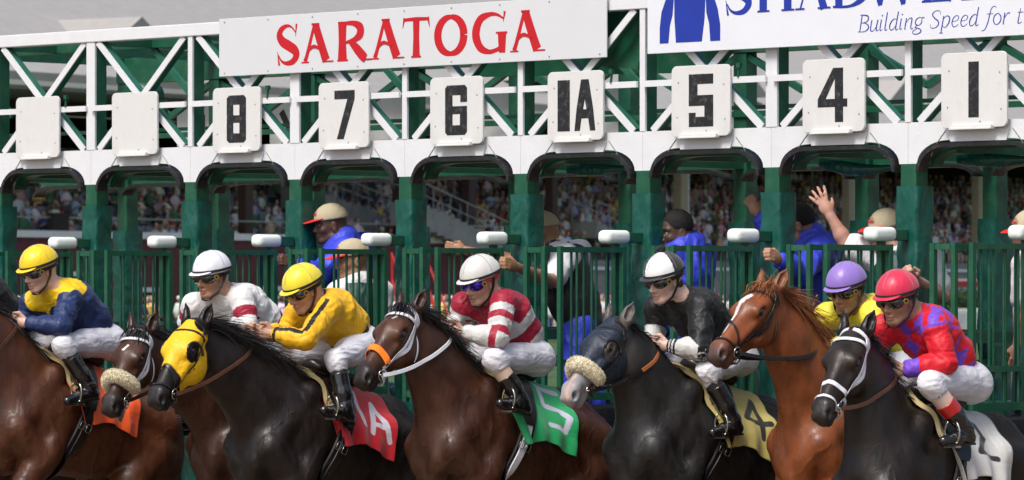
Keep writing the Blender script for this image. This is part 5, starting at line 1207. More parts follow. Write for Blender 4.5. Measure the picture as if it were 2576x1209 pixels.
def jockey(key, sk, neck, shL, elL, wrL, shR, elR, pel, knL, anL, toL, heL, label, skin, jcol, helcol, face=(50, 14), lens=None, band=(.015, .015, .017), pom=False, boot='plain', tint=None, hairc=None, beard=0.0, rein=None, frame=None, whip=None, gar=(.02, .02, .022), hgt=None):
    h = HS[key]; F = h['F']; X = lambda k, y: F.at(k, y)
    sk = X(sk, 0.0); neck = X(neck, 0.02); shL = X(shL, .165); elL = X(elL, .25); wrL = X(wrL, .07); pel = X(pel, 0.0); knL = X(knL, .25); anL = X(anL, .33); toL = X(toL, .32); heL = X(heL, .33)
    shR = X(shR, -.165); elR = X(elR, -.24)
    # keep limb lengths human: upper arm .28, forearm .25, thigh .42, shin .40
    def lim(a, b, L, lo=.85, hi=1.12):
        d = b - a; l = np.linalg.norm(d); return a + d / l * np.clip(l, L * lo, L * hi)
    log = [round(float(np.linalg.norm(q)), 2) for q in (elL - shL, wrL - elL, elR - shR, knL - pel, anL - knL, neck - pel, neck - sk)]
    print('J', key, log, 'sh', np.round(shL, 2), 'pel', np.round(pel, 2), 'sk', np.round(sk, 2), 'W', np.round(h['W'], 2))
    wrR = wrL + A3(.0, -.16, .0) if elR is not None else None
    hL = wrL + nz_(wrL - elL) * .055; hR = wrR + nz_(wrR - elR) * .055
    base = h['W'] + A3(-.3, 0, 0); Eloc = F.O + F.x * float(base[0]) + F.y * float(base[1]) + Vector((0, 0, float(base[2])))
    E = empty('person', Eloc, F.rz); tag(E, label, 'jockey'); O = base
    S_ = lambda q: np.asarray(q) - O
    sk, neck, shL, elL, wrL, pel, knL, anL, toL, heL, shR, elR, wrR, hL, hR = [S_(q) for q in (sk, neck, shL, elL, wrL, pel, knL, anL, toL, heL, shR, elR, wrR, hL, hR)]
    mir = lambda q: q * A3(1, -1, 1); knR, anR, toR, heR = mir(knL), mir(anL), mir(toL), mir(heL); hipL = pel + A3(.0, .09, -.02); hipR = pel + A3(0, -.09, -.02)
    w = B_(*face); e = np.array((w.dot(F.x), w.dot(F.y), w.z)); axs = nz_(shL - shR)
    spine = neck - pel; ch = pel + spine * .68; ab = pel + spine * .30; updir = nz_(np.cross(spine, (0, 1, 0))); updir = updir if updir[2] > 0 else -updir; ab = ab + updir * .03; ch = ch + updir * .02
    # skin body: one mesh
    f = Field(); up, lf, p = add_head(f, sk, e, HK)
    f.cone(p(-.025, 0, -.05), neck - nz_(spine) * .01, .052, .062, .03); f.chain([neck, ch, ab, pel], [.07, .11, .10, .11], .05, sy=1.15, ax=axs)
    for s_, a, b, c, hh in ((1, shL, elL, wrL, hL), (-1, shR, elR, wrR, hR)):
        f.chain([ch + (a - ch) * .3, a, b, c], [.06, .048, .036, .026], .02); add_hand.flip = (s_ > 0); add_hand(f, c, hh, A3(-.25, 0, 1.0), .95, s=1.18); add_hand.flip = False
    for a, b, c in ((hipL, knL, anL), (hipR, knR, anR)): f.chain([pel, a, b, c], [.09, .085, .055, .035], .03)
    v_, q_ = f.mesh(.0058); np_mesh('body', v_, q_, M_skin, E, colour_skin(v_, p, e, up, lf, skin, beard=beard))
    # silks
    g = Field(); g.chain([neck - nz_(spine) * .035, ch, ab, pel + spine * .12], [.095, .146, .138, .125], .05, sy=1.14, ax=axs)
    g.cone(neck - nz_(spine) * .02, neck + (p(-.035, 0, -.09) - neck) * .80, .080, .066, .02)
    for a, b, c in ((shL, elL, wrL), (shR, elR, wrR)):
        g.chain([ch + (a - ch) * .35 + updir * .02, a, a + (b - a) * .5, b, b + (c - b) * .45, c + (b - c) * .16, c + (b - c) * .10], [.105, .074, .066, .056, .055, .039, .034], .03)
    v_, q_ = g.mesh(.0062)
    segs = [(pel, neck), (shL, elL), (elL, wrL), (shR, elR), (elR, wrR)]; ci, tt, dd = segclass(v_, segs)
    b0 = nz_(spine); lat = (v_ - pel) @ axs; dors = (v_ - pel) @ updir - ((v_ - pel) @ b0) * 0
    jn = v_ - neck; info = dict(V=v_, c=ci, t=tt, lat=lat, dors=dors, dn=np.linalg.norm(jn, axis=1), up=v_[:, 2] - neck[2], b0=b0, neck=neck, elL=elL, wrL=wrL, shL=shL)
    jc = jcol(info)
    o = np_mesh('silks', v_, q_, M_satin, E, jc, disp=lambda V: .007 * wrinkles(V, 11, (1, .5, .8), 3.) * np.clip(.45 + tt[ci, range(len(V))] * (ci > 0) * .6 + .3 * (ci == 0), 0, 1) + .0035 * wrinkles(V, 24, (.7, 1, 1), 13.) + .005 * vnoise(V * 6) - .002)
    # elastic cuffs
    for c, b in ((wrL, elL), (wrR, elR)):
        dv = nz_(b - c); n1 = nz_(np.cross(dv, (0, 0, 1))); n2 = np.cross(dv, n1); aa = np.linspace(0, 2 * math.pi, 20, endpoint=False); cc = c + dv * .06; P = np.array([cc + (n1 * math.cos(a) + n2 * math.sin(a)) * .046 for a in aa]); ribbon('arm_band', P, P - cc, .022, .004, M_lea['black'], E, True)
    # breeches
    g = Field(); g.cone(pel + spine * .16, pel, .118, .13, .05, sy=1.15, ax=axs); bt = nz_(np.cross(axs, spine)); back = -nz_(A3(1, 0, 0))
    for q, a, b, c in ((1, hipL, knL, anL), (-1, hipR, knR, anR)):
        g.ball(a + back * .045 + A3(0, q * .0, -.01), .108, .05); g.chain([a, a + (b - a) * .5, b, b + (c - b) * .16], [.108, .086, .060, .057], .04)
    v_, q_ = g.mesh(.0072); kneeP = knL; o = np_mesh('breeches', v_, q_, M_breech, E, disp=lambda V: .003 * wrinkles(V, 26, (.5, 1, 1), 28.) - .002 + .006 * wrinkles(V, 13, (.45, 1, 1), 8.) * np.clip(.5 + .8 * np.exp(-(np.linalg.norm(V * A3(1, 0, 1) - knL * A3(1, 0, 1), axis=1) / .12) ** 2), 0, 1.3) + .003 * vnoise(V * 12))
    # garters and boots
    for q, b, c, t_, he in ((1, knL, anL, toL, heL), (-1, knR, anR, toR, heR)):
        sh = c - b; s0 = b + sh * .17; s1 = b + sh * (.42 if boot != 'plain' else .30)
        g = Field(); g.cone(s0 - sh * .12, s1 + sh * .05, .057, .054, .01); g.half(s0 - sh * .02, -sh, 0); v_, q_ = g.mesh(.0055); cc_ = np.repeat(np.array([gar]), len(v_), 0)
        np_mesh('garter', v_, q_, M_sock, E, cc_)
        if q > 0 and key in ('1A', '2'): tiny_text({'1A': 'JJC', '2': 'DVR'}[key], s0 + sh * .06, sh, .0605, E, M_white if key == '1A' else M_lea['black'])
        g = Field(); g.chain([s1, b + sh * .7, c], [.0585, .054, .043], .02); g.half(s1, -sh, 0)
        ft = nz_(t_ - he); hh = c - A3(0, 0, .045) - ft * .025; tt_ = hh + ft * .20 - A3(0, 0, .012)
        g.chain([c, hh], [.042, .038], .02); g.cone(hh, hh + ft * .11, .037, .038, .02); g.cone(hh + ft * .10, tt_, .038, .028, .02); bo = nz_(np.cross(ft, (0, 1, 0))); bo = bo if bo[2] < 0 else -bo
        v_, q_ = g.mesh(.0055); o = np_mesh('boot', v_, q_, M_boot, E, disp=lambda V: .0028 * wrinkles(V, 16, (1, 1, 1), 4.) * np.clip(1.4 - np.linalg.norm(V - c, axis=1) / .14, .12, 1))
        m = MB(); m.bar(hh - A3(0, 0, .036) - ft * .03, tt_ - A3(0, 0, .024), .058, .012, (0, 0, 1)); m.build('sole', M_lea['black'], o)
        if boot == 'redtop':
            g = Field(); s2 = b + sh * .62; g.cone(s1 - sh * .02, s2, .061, .0585, .01); g.half(s1, -sh, 0); v_, q_ = g.mesh(.0055); np_mesh('boot_cuff', v_, q_, mat('red_patent_cuff', (.42, .012, .012), .2, coat=.6), o)
        # stirrup
        ball_ = hh + ft * .13; m = MB(); sd2 = np.array((0, 1, 0)); pts = [ball_ + sd2 * (.052 * math.sin(a)) + A3(0, 0, -.035 + .075 * (1 - math.cos(a)) * .9) for a in np.linspace(-2.6, 2.6, 17)]; m.tube([tuple(x) for x in pts], .006, 6); m.box(ball_[0] - .02, ball_[0] + .02, ball_[1] - .045, ball_[1] + .045, ball_[2] - .052, ball_[2] - .042)
        st = m.build('stirrup', M_steel, h['H'], off=-O) if False else None
        m2 = MB(); L_ = [tuple(np.array(x) + O) for x in pts]; m2.tube(L_, .006, 6); b4 = ball_ + O; m2.box(b4[0] - .02, b4[0] + .02, b4[1] - .045, b4[1] + .045, b4[2] - .052, b4[2] - .040); m2.build('stirrup', M_steel, h['H'])
        top = np.array(L_[8]) ; top = b4 + A3(0, 0, .10); sd_top = h['T'](-.24, q * .16, -.03); P = np.array([sd_top + (top - sd_top) * t for t in np.linspace(0, 1, 8)]); ribbon('stirrup_leather', P, np.repeat(A3(0, q, .2)[None], 8, 0), .016, .003, M_lea['brown'], h['H'])
    helmet(E, p, e, up, lf, helcol, band, pom, tint); goggles(E, p, e, up, lf, lens, frame=frame)
    if hairc is not None:
        g = Field(); g.ball(p(-.05, 0, -.035), (.055, .074, .06), .02, [e, lf, up]); v_, q_ = g.mesh(.006); np_mesh('hair', v_, q_, mat('hair', hairc, .7, bump=.003, bscale=90), E, disp=lambda V: .003 * wrinkles(V, 30, (1, 1, .2)))
    if key in ('6', '4'):
        pass
    return dict(E=E, hand=(hL + hR) / 2 + O, handR=hR + O, O=O)
FT = dict(yellow=(.80, .52, .008), navy=(.014, .030, .105), white=(.66, .66, .65), maroon=(.30, .008, .030), black=(.008, .009, .010), gold=(.78, .43, .012), red=(.60, .008, .020), purple=(.16, .055, .50), lemon=(.74, .66, .05), plum=(.085, .018, .10), silver=(.55, .55, .53))
FT = {k: np.array(v) for k, v in FT.items()}
def fill(info, c): return np.repeat(FT[c][None], len(info['V']), 0)
def put(C, m, c): C[m] = FT[c]; return C
def j7(i): C = fill(i, 'navy'); return put(C, (i['dn'] < .205 + .01 * np.sin(i['lat'] * 60)) & (i['t'][1] < .03) & (i['t'][3] < .03) | (i['dn'] < .12), 'yellow')
def j6(i):
    C = fill(i, 'white'); 
    for k in (1, 3): C = put(C, (i['c'] == k) & (i['t'][k] > .42) & (i['t'][k] < .80), 'maroon')
    return put(C, (i['c'] == 0) & (i['t'][0] < .30), 'maroon')
def j1a(i):
    C = fill(i, 'gold'); V = i['V']
    for a, b in ((i['shL'], i['elL']), (i['elL'], i['wrL'])):
        ba = b - a; t = np.clip((V - a) @ ba / (ba @ ba), 0, 1); r = V - a - t[:, None] * ba; n = nz_(A3(.5, .35, .8)); n = nz_(n - ba * (n @ ba) / (ba @ ba)); s_ = nz_(np.cross(n, ba)); m = ((r @ n) > .0) & (np.abs(r @ s_) < .016) & (np.linalg.norm(r, axis=1) < .10) & (t > .02) & (t < .98); C = put(C, m, 'black')
    C = put(C, (i['c'] == 2) & (i['t'][2] > .86) & (i['t'][2] < .97), 'black'); C = put(C, (i['c'] == 0) & (i['t'][0] < .27) & (i['dors'] < .06), 'black'); C = put(C, (i['dn'] < .09), 'black')
    return C
def j5(i):
    C = fill(i, 'silver')
    for k in (1, 3): C = put(C, (i['c'] == k) & (np.sin(i['t'][k] * 15.5 + .6) > 0), 'maroon')
    C = put(C, (i['c'] == 2) & (i['t'][2] < .22), 'maroon'); s = i['t'][0] * 17 + .6 * np.sin(i['lat'] * 18); C = put(C, (i['c'] == 0) & (np.sin(s + 1.0) > -.1), 'maroon')
    jag = .035 * np.abs(((i['lat'] * 9) % 1) - .5); return put(C, (i['dn'] < .165 + jag), 'maroon')
def j4(i):
    C = fill(i, 'black'); C = put(C, (i['c'] == 0) & (i['t'][0] < .40) & (i['dors'] < .4), 'white'); C = put(C, ((i['c'] == 2) | (i['c'] == 4)), 'silver')
    for a, b in ((.72, .79), (.84, .90), (.94, 1.1)): C = put(C, ((i['c'] == 2) & (i['t'][2] > a) & (i['t'][2] < b)), 'black')
    return C
def j1(i):
    C = fill(i, 'lemon')
    for k in (1, 3): C = put(C, (i['c'] == k) & (i['t'][k] > .35) & (i['t'][k] < .80), 'plum')
    return put(C, (i['c'] == 0) & (np.abs(i['t'][0] - .55) < .09), 'plum')
def j2(i):
    C = fill(i, 'red'); t = i['t'][0] * 5.2; l = (i['lat'] + .35 * (i['dors'])) / .105 + .25; d = (np.floor(t + l) + np.floor(t - l)) % 2
    C = put(C, ((i['c'] == 0) | ((i['c'] == 1) & (i['t'][1] < .10))) & (d > 0), 'purple'); C = put(C, (i['c'] == 2) & (i['t'][2] > .62), 'purple'); C = put(C, (i['c'] == 4) & (i['t'][4] > .62), 'purple')
    C = put(C, (i['c'] == 1) & (np.abs(i['t'][1] - .03) < .03), 'purple'); return put(C, i['dn'] < .085, 'red')
def j8(i): return fill(i, 'black')
TT = {'J': [((0, .3), (.2, 0)), ((.2, 0), (.6, .1)), ((.6, .1), (.6, 1))], 'C': [((.8, .9), (.2, .9)), ((.2, .9), (.1, .1)), ((.1, .1), (.8, .1))], 'D': [((.1, 0), (.1, 1)), ((.1, 1), (.7, .7)), ((.7, .7), (.7, .3)), ((.7, .3), (.1, 0))],
      'V': [((0, 1), (.4, 0)), ((.4, 0), (.8, 1))], 'R': [((.1, 0), (.1, 1)), ((.1, 1), (.7, .85)), ((.7, .85), (.1, .5)), ((.1, .5), (.7, 0))]}
def tiny_text(s, c, sh, r, E, mt, h=.020):
    u = -nz_(sh); o0 = nz_(A3(.55, 1, 0) - u * (A3(.55, 1, 0) @ u)); sd0 = np.cross(u, o0); m = MB()
    for k, ch in enumerate(s):
        for a, b in TT[ch]:
            P = []
            for x, z in (a, b): ang = ((k - 1.5) * .95 + x) * h * 1.05 / r; P.append(c + (o0 * math.cos(ang) + sd0 * math.sin(ang)) * r + u * z * h)
            m.bar(P[0], P[1], .0035, .002, tuple(o0))
    m.build('garter_lettering', mt, E)
def solid(c): c = np.array(c); return lambda x, y, z: np.repeat(c[None], len(x), 0)
def quarters(x, y, z):
    m = (np.arctan2(y, x) / (math.pi / 2) + .12) % 2 < 1; return np.where(m[:, None], np.array([[.75, .75, .76]]), np.array([[.012, .012, .013]]))
JK = {}
K = lambda c, x, y: (c, x, y)
JK['7'] = jockey('7', K('C1', 190, 205), K('C1', 258, 290), K('C1', 335, 345), K('C1', 292, 475), K('C1', 128, 455), K('C1', 150, 360), K('C1', 140, 450), K('C1', 465, 530), K('C1', 300, 560), K('C1', 430, 765), K('C1', 400, 815), K('C1', 475, 800),
    'jockey in navy silks with yellow yoke and yellow helmet, leftmost in full view', (.62, .38, .29), j7, solid((.82, .58, .005)), (48, 16))
JK['6'] = jockey('6', K('C1', 1015, 235), K('C1', 1085, 320), K('C1', 1160, 345), K('C1', 1185, 465), K('C1', 1045, 500), K('C1', 930, 370), K('C1', 900, 455), K('C1', 1290, 540), K('C1', 1150, 610), K('C1', 1275, 830), K('C1', 1250, 875), K('C1', 1325, 870),
    'jockey in white silks with maroon sleeve bands and white helmet', (.40, .21, .13), j6, solid((.74, .74, .80)), (42, 8))
JK['1A'] = jockey('1A', K('C2', 230, 300), K('C2', 300, 360), K('C2', 352, 390), K('C2', 235, 540), K('C2', 85, 510), K('C2', 200, 410), K('C2', 150, 500), K('C2', 465, 545), K('C2', 385, 630), K('C2', 428, 865), K('C2', 385, 905), K('C2', 485, 940),
    'jockey in bright yellow silks with black sleeve stripe, yellow helmet', (.48, .26, .17), j1a, solid((.82, .66, .03)), (52, 22))
JK['5'] = jockey('5', K('C2', 1078, 260), K('C2', 1135, 340), K('C2', 1186, 362), K('C2', 1160, 530), K('C2', 993, 499), K('C2', 993, 370), K('C2', 965, 460), K('C2', 1275, 605), K('C2', 1138, 630), K('C2', 1271, 824), K('C2', 1194, 879), K('C2', 1326, 918),
    'jockey in maroon and white hooped silks with a pale grey helmet', (.52, .30, .21), j5, solid((.62, .61, .58)), (50, 16), lens=M_lensp, beard=.35, gar=(.60, .44, .32), boot='low', frame=M_redp)
JK['4'] = jockey('4', K('C3', 730, 250), K('C3', 805, 335), K('C3', 905, 375), K('C3', 904, 588), K('C3', 748, 566), K('C3', 690, 385), K('C3', 690, 490), K('C3', 1020, 600), K('C3', 935, 690), K('C3', 1062, 925), K('C3', 950, 1015), K('C3', 1100, 1000),
    'jockey in black silks with black and white quartered helmet and pompom', (.64, .42, .34), j4, quarters, (48, 14), pom=True, hairc=(.06, .028, .015), tint=(.02, .02, .022))
JK['1'] = jockey('1', K('C4', 378, 300), K('C4', 435, 380), K('C4', 505, 415), K('C4', 530, 560), K('C4', 290, 560), K('C4', 285, 420), K('C4', 225, 470), K('C4', 640, 620), K('C4', 520, 720), K('C4', 620, 930), K('C4', 570, 960), K('C4', 660, 960),
    'jockey in lemon yellow silks with purple bands and a lilac helmet', (.34, .18, .11), j1, solid((.26, .16, .52)), (38, 14), beard=.3)
JK['2'] = jockey('2', K('C4', 622, 345), K('C4', 695, 415), K('C4', 800, 475), K('C4', 852, 650), K('C4', 650, 678), K('C4', 555, 480), K('C4', 515, 600), K('C4', 900, 722), K('C4', 775, 745), K('C4', 945, 965), K('C4', 905, 1075), K('C4', 1010, 1068),
    'jockey in red and purple diamond silks with a crimson helmet', (.38, .20, .125), j2, solid((.60, .020, .065)), (42, 12), gar=(.62, .45, .38), boot='redtop')
JK['8'] = jockey('8', K('C1', -230, 170), K('C1', -150, 260), K('C1', -80, 310), K('C1', -90, 440), K('C1', -270, 430), K('C1', -260, 320), K('C1', -290, 430), K('C1', 50, 490), K('C1', -110, 520), K('C1', 20, 740), K('C1', -10, 780), K('C1', 60, 770),
    'jockey in black silks cut off by the left edge', (.5, .3, .2), j8, solid((.02, .02, .02)), (50, 14))

# tack
def hd_(k): return JK[k]['hand']
Z = FT['white']
bridle(HS['7'], 'brown', rein='brown', hand=hd_('7')); bridle(HS['8'], 'black', rein='black', hand=hd_('8'))
bridle(HS['6'], 'white', nose='roll', hand=hd_('6'), rein='black', na=(.385, .36), w=.022)
hood(HS['1A'], (.80, .47, .005), 'yellow hood with round ear and eye holes'); bridle(HS['1A'], 'black', nose='eight', hand=hd_('1A'), rein='brown', w=.018, na=(.40, .36))
bridle(HS['5'], 'white', nose='band', nosemat=mat('orange_fleece_band', (.90, .20, .01), .8, bump=.002, bscale=120), hand=hd_('5'), rein='white', w=.024, na=(.41, .36))
hood(HS['4'], (.010, .019, .036), 'navy hood with round ear and eye holes'); bridle(HS['4'], 'black', nose='roll', hand=hd_('4'), rein='tan', w=.018, na=(.39, .36))
bridle(HS['1'], 'black', nose='eight', hand=hd_('1'), rein='black', w=.018)
bridle(HS['2'], 'white', nose='plain', flash=True, hand=hd_('2'), rein='brown', w=.024, na=(.395, .36))
four = [[(.52, .16), (.52, .45)], [(.52, .16), (.38, .34), (.58, .34)]]; one = [[(.33, .14), (.34, .42)], [(.29, .20), (.33, .14)], [(.41, .46), (.49, .19), (.58, .46)], [(.44, .37), (.54, .37)]]; five = [[(.57, .12), (.40, .12), (.39, .27), (.51, .27), (.57, .34), (.53, .44), (.38, .44)]]; two = [[(.33, .24), (.37, .17), (.44, .18), (.46, .26), (.33, .42), (.50, .42)]]; sev = [[(.38, .26), (.54, .26), (.44, .52)]]
cloth(HS['7'], (.80, .095, .012), None, (.02, .02, .02), sev, 'orange saddle cloth with black number', seed=1)
cloth(HS['6'], (.70, .12, .25), None, (.02, .02, .02), [], 'pink saddle cloth mostly hidden', seed=2)
cloth(HS['1A'], (.52, .010, .020), None, (.62, .62, .68), one, 'red saddle cloth with white 1A', seed=3)
cloth(HS['5'], (.012, .36, .115), None, (.58, .56, .70), five, 'green saddle cloth with pale 5', seed=4)
cloth(HS['4'], (.50, .42, .12), None, (.02, .02, .02), four, 'yellow saddle cloth with black 4', seed=5)
cloth(HS['1'], (.50, .010, .020), None, (.7, .7, .7), [], 'red saddle cloth mostly hidden', seed=6)
cloth(HS['2'], (.55, .54, .51), None, (.02, .02, .02), two, 'off white saddle cloth with black 2', seed=7, flutter=.02)
cloth(HS['8'], (.70, .12, .25), None, (.02, .02, .02), [], 'pink saddle cloth', seed=8)
for k in HS: pad_and_girth(HS[k], girth='white' if k == '5' else 'black')
# whips, held and so things of their own
def whip(key, a, b, ya, yb, label, r=.008):
    F = HS[key]['F']; A_ = F.at(a, ya); B = F.at(b, yb); wp_ = F.O + F.x * float(A_[0]) + F.y * float(A_[1]) + Vector((0, 0, float(A_[2])))
    E = empty('riding_whip', wp_, F.rz); tag(E, label, 'whip'); D = B - A_; D = D / np.linalg.norm(D) * min(np.linalg.norm(D), .65)
    m = MB(); m.tube([(0, 0, 0), tuple(D * .25)], [.012, .010], 8); m.build('grip', M_lea['black'], E); m = MB(); m.tube([tuple(D * .25), tuple(D)], [.008, .004], 8); m.build('shaft', M_lea['black'], E)
whip('2', K('C4', 582, 575), K('C4', 540, 720), .06, -.05, 'black whip held upright in the hands of the crimson helmeted jockey')
whip('1', K('C4', 240, 320), K('C4', 190, 430), -.20, -.25, 'black whip sticking up beside the chestnut mane')
whip('6', K('C1', 768, 425), K('C1', 800, 500), -.20, -.20, 'whip with blue tipped grip behind the yellow hood')
# ------------------------------------------------------------ gate staff inside the stalls
def wp(u, v, Y): return np.array(((u - 1288.0) / FD * Y, Y, CAMZ + (HOR - v) / FD * Y))
M_polo = mat('white_polo_cotton', (.74, .74, .76), .8, var=.05, bump=.002, bscale=40)
def cap(E, p, e, up, lf, crown, brim, k=HK, logo=True, flip=1, tilt=0.0):
    R = [e, lf, up]; g = Field(); g.ball(p(-.012, 0, .038), (.110 * k, .092 * k, .098 * k), .01, R); g.half(p(0, 0, .034), -nz_(up + e * .08 * flip), 0)
    v_, q_ = g.mesh(.0055); o = np_mesh('cap', v_, q_, mat('cap_cotton', crown, .85, var=.06, bump=.001, bscale=120), E, disp=lambda V: .0015 * wrinkles(V, 20))
    g = Field(); t_ = nz_(e * flip - up * .22); g.ball(p(.090 * flip, 0, .034), (.088 * k, .078 * k, .007), .004, [t_, lf, np.cross(t_, lf)]); g.half(p(.055 * flip, 0, 0), -e * flip, 0); v_, q_ = g.mesh(.004)
    np_mesh('brim', v_, q_, mat('cap_brim', brim, .8, var=.05), o)
    if logo:
        m = MB(); c = p(.086 * flip, .0, .080); n = nz_(e * flip + up * .45); s_ = lf; w = np.cross(n, s_); w = w if w[2] > 0 else -w
        for a, b in (((-.03, -.008), (0, .014)), ((0, .014), (.03, -.008)), ((-.034, -.014), (.034, -.014)), ((-.028, -.021), (.028, -.021)), ((-.012, -.006), (.012, -.006))):
            m.bar(c + s_ * a[0] + w * a[1] + n * .004, c + s_ * b[0] + w * b[1] + n * .004, .0035, .002, tuple(n))
        m.build('badge', M_redp, o)
def staff(label, Y, sk, neck, shA, shB, pel, armA, armB, skin, face, jacket=None, vest=None, trousers=(.30, .27, .21), hair=(.012, .009, .008), capc=None, hood=None, short=False, spread=0.0, curlA=1.0, curlB=1.0, dY=(0, 0), ledge=.85, collar=None, thumbA=(0, 0, 1), cat='gate attendant', dyA=(0, 0), dyB=(0, 0), capflip=1):
    sk, neck, pel = wp(*sk, Y), wp(*neck, Y), wp(*pel, Y); shA = wp(*shA, Y + dY[0]); shB = wp(*shB, Y + dY[1])
    O = np.array((pel[0], pel[1], ledge)); E = empty('person', tuple(O)); tag(E, label, cat); S_ = lambda q: q - O
    sk, neck, pel, shA, shB = map(S_, (sk, neck, pel, shA, shB)); w = B_(*face); e = np.array(w); arms = []
    for sh, a, yy, dd in ((shA, armA, Y + dY[0], dyA), (shB, armB, Y + dY[1], dyB)):
        if a is None: el = sh + A3(0, -.05, -.28); wr = el + A3(-.12, -.08, -.20)
        else: el, wr = S_(wp(*a[0], yy + dd[0])), S_(wp(*a[1], yy + dd[1]))
        arms.append((sh, el, wr))
    print('S', [[round(float(np.linalg.norm(q)), 2) for q in (b - a, c - b)] for a, b, c in arms], round(float(np.linalg.norm(neck - pel)), 2), round(float(np.linalg.norm(shA - shB)), 2), round(float(pel[2]), 2))
    f = Field(); up, lf, p = add_head(f, sk, e, HK); axs = nz_(shA - shB); spine = neck - pel; ch = pel + spine * .70; ab = pel + spine * .30
    f.cone(p(-.025, 0, -.05), neck, .058, .07, .03); f.chain([neck, ch, ab, pel], [.08, .12, .12, .12], .05, sy=1.15, ax=axs)
    hs = []
    for (a, b, c), cu in zip(arms, (curlA, curlB)):
        h_ = c + nz_(c - b) * .065; f.chain([ch + (a - ch) * .3, a, b, b + (c - b) * .3, c], [.06, .055, .044, .046, .029], .02); add_hand(f, c, h_, A3(*thumbA), cu, spread=spread if cu < .6 else 0, s=1.12); hs.append(h_)
    legs = []
    for q in (-1, 1):
        hp = pel + axs * q * .10; kn = hp * A3(1, 1, 0) + A3(-.06 * q, -.08, pel[2] * .52); an = kn * A3(1, 1, 0) + A3(.02 * q, .06, .10); legs.append((hp, kn, an)); f.chain([pel, hp, kn, an], [.10, .09, .06, .045], .03)
    v_, q_ = f.mesh(.0075); np_mesh('body', v_, q_, M_skin, E, colour_skin(v_, p, e, up, lf, skin, lip=tuple(np.array(skin) * A3(.9, .45, .45)), beard=.25))
    def garment(name, colour, base, sleeve, amp=.010, mt=None, nk=.10):
        g = Field(); g.chain([neck - nz_(spine) * .02, ch, ab, pel + spine * .02], [nk, base, base, base - .01], .05, sy=1.18, ax=axs)
        for a, b, c in arms:
            if sleeve == 'none': g.cone(ch + (a - ch) * .4, a, .11, .085, .03)
            elif sleeve == 'short': g.chain([ch + (a - ch) * .35, a, a + (b - a) * .72], [.10, .085, .080], .03)
            else: g.chain([ch + (a - ch) * .35, a, b, b + (c - b) * .5, c + (b - c) * .08], [.11, .090, .075, .068, .05], .03)
        if hood is not None and name == 'jacket': g.cone(p(-.09, 0, -.09), neck + (ch - neck) * .25 + A3(.03, .05, .0), .085, .10, .05, sy=1.3, ax=lf); g.cone(neck, p(-.02, 0, -.125), .085, .078, .02)
        v_, q_ = g.mesh(.009); return np_mesh(name, v_, q_, mt or M_cloth2, E, np.repeat(np.array([colour]), len(v_), 0), disp=lambda V: amp * wrinkles(V, 8, (1, 1, .8), 2.) + .004 * wrinkles(V, 19) + .008 * vnoise(V * 6) - .003)
    if jacket: garment('jacket', jacket, .158, 'long', .014)
    else: garment('shirt', (.72, .72, .75), .148, 'short' if short else 'long', .008)
    if vest: garment('vest', vest, .160, 'none', .006)
    if collar is not None:
        g = Field(); g.cone(p(-.03, 0, -.10), neck + A3(0, 0, -.01), .076, .092, .01, sy=1.1, ax=lf); g.half(p(0, 0, -.088), up * 1.0 + e * .5, 0); v_, q_ = g.mesh(.006); np_mesh('collar', v_, q_, M_cloth2, E, np.repeat(np.array([collar]), len(v_), 0))
    g = Field(); g.cone(pel + spine * .08, pel, .135, .14, .05, sy=1.15, ax=axs)
    for hp, kn, an in legs: g.chain([hp, kn, an], [.11, .085, .07], .03)
    v_, q_ = g.mesh(.010); np_mesh('trousers', v_, q_, M_cloth2, E, np.repeat(np.array([trousers]), len(v_), 0), disp=lambda V: .008 * wrinkles(V, 7, (1, 1, .7)) + .005 * vnoise(V * 8))
    for hp, kn, an in legs:
        g = Field(); g.chain([an, an - A3(0, 0, .05), an + A3(-.10, -.12, -.06)], [.05, .045, .04], .02); v_, q_ = g.mesh(.009); np_mesh('shoe', v_, q_, M_rubber, E)
    if hair is not None:
        g = Field(); R = [e, lf, up]; g.ball(p(-.020, 0, .034), (.100 * HK, .086 * HK, .094 * HK), .01, R); g.half(p(.060, 0, .052), nz_(e * 1 - up * .45), 0); g.half(p(0, 0, -.045), -up, 0); g.ball(p(.03, .09, -.03), (.045, .05, .055), .01, R, op='-'); g.ball(p(.03, -.09, -.03), (.045, .05, .055), .01, R, op='-')
        v_, q_ = g.mesh(.006); np_mesh('hair', v_, q_, mat('cropped_hair', hair, .85, var=.3, bump=.003, bscale=200), E, disp=lambda V: .0015 * vnoise(V * 120))
    if capc: cap(E, p, e, up, lf, capc[0], capc[1], flip=capflip)
    return E
BLU = (.035, .055, .56); KH = (.44, .38, .25); RD = (.60, .015, .015); GRN = (.010, .060, .045)
staff('gate attendant in blue jacket and khaki cap with red brim, mouth open, beside the post', 31.0, (830, 566), (862, 604), (872, 634), (908, 622), (850, 850), ((800, 690), (748, 668)), None, (.085, .040, .024), (72, 4), jacket=BLU, capc=(KH, RD), hood=True, trousers=(.02, .03, .2), hair=None, dY=(-.15, .25), dyA=(-.1, -.25))
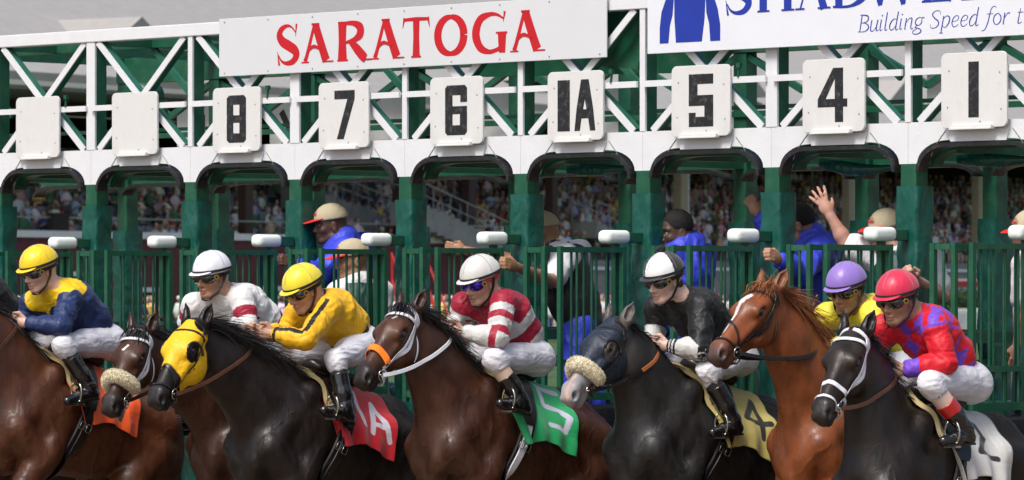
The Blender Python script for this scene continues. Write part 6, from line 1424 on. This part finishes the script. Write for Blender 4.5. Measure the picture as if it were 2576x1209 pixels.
staff('gate attendant in green vest and white shirt behind the bars, khaki cap with red brim', 30.3, (884, 656), (898, 708), (850, 740), (958, 735), (900, 925), None, None, (.36, .18, .11), (62, 4), vest=GRN, capc=(KH, RD), hair=None, short=True, dY=(-.05, .1), collar=(.72, .72, .75))
staff('gate attendant in black vest, white shirt and blue trousers, reaching to the post', 29.85, (1360, 588), (1396, 618), (1424, 648), (1456, 636), (1465, 820), ((1385, 708), (1300, 672)), ((1290, 655), (1175, 632)), (.33, .17, .09), (95, 6), vest=(.014, .014, .016), capc=(KH, KH), hair=None, short=True, trousers=BLU, dY=(-.1, .25), dyA=(-.3, -.75), dyB=(0, 0), collar=(.72, .72, .75))
staff('gate attendant with short black hair in blue jacket, no cap, between the posts', 28.75, (1698, 582), (1722, 618), (1690, 655), (1764, 645), (1715, 860), None, None, (.075, .038, .025), (62, 10), jacket=BLU, hood=True, hair=(.008, .006, .006), trousers=(.02, .03, .25), dY=(-.1, .15), collar=(.01, .16, .26))
staff('dark haired gate attendant in blue jacket and khaki trousers gripping the post', 28.35, (2002, 566), (2038, 600), (2060, 632), (2088, 625), (2050, 800), ((2010, 690), (1962, 655)), ((1960, 610), (1915, 545)), (.38, .19, .12), (88, 12), jacket=BLU, hood=True, hair=(.018, .014, .012), trousers=(.24, .21, .17), dY=(-.2, .2), dyA=(-.3, -.6), dyB=(0, 0))
staff('gate attendant in green vest with one bare arm raised, hand open', 27.65, (2228, 585), (2262, 632), (2205, 650), (2335, 655), (2300, 850), ((2128, 612), (2090, 545)), ((2370, 745), (2305, 705)), (.50, .27, .20), (60, 6), vest=GRN, capc=(KH, RD), hair=None, short=True, trousers=(.4, .4, .42), dY=(.05, -.1), dyB=(-.15, -.55), curlA=.22, spread=.22, thumbA=(1, 0, .4))
staff('gate attendant in white polo shirt at the right edge, khaki cap with red brim', 26.4, (2592, 590), (2612, 640), (2585, 668), (2680, 665), (2630, 870), ((2572, 780), (2562, 860)), None, (.42, .22, .15), (65, 4), capc=(KH, RD), hair=None, short=True, trousers=(.03, .04, .08), dY=(-.1, .1))
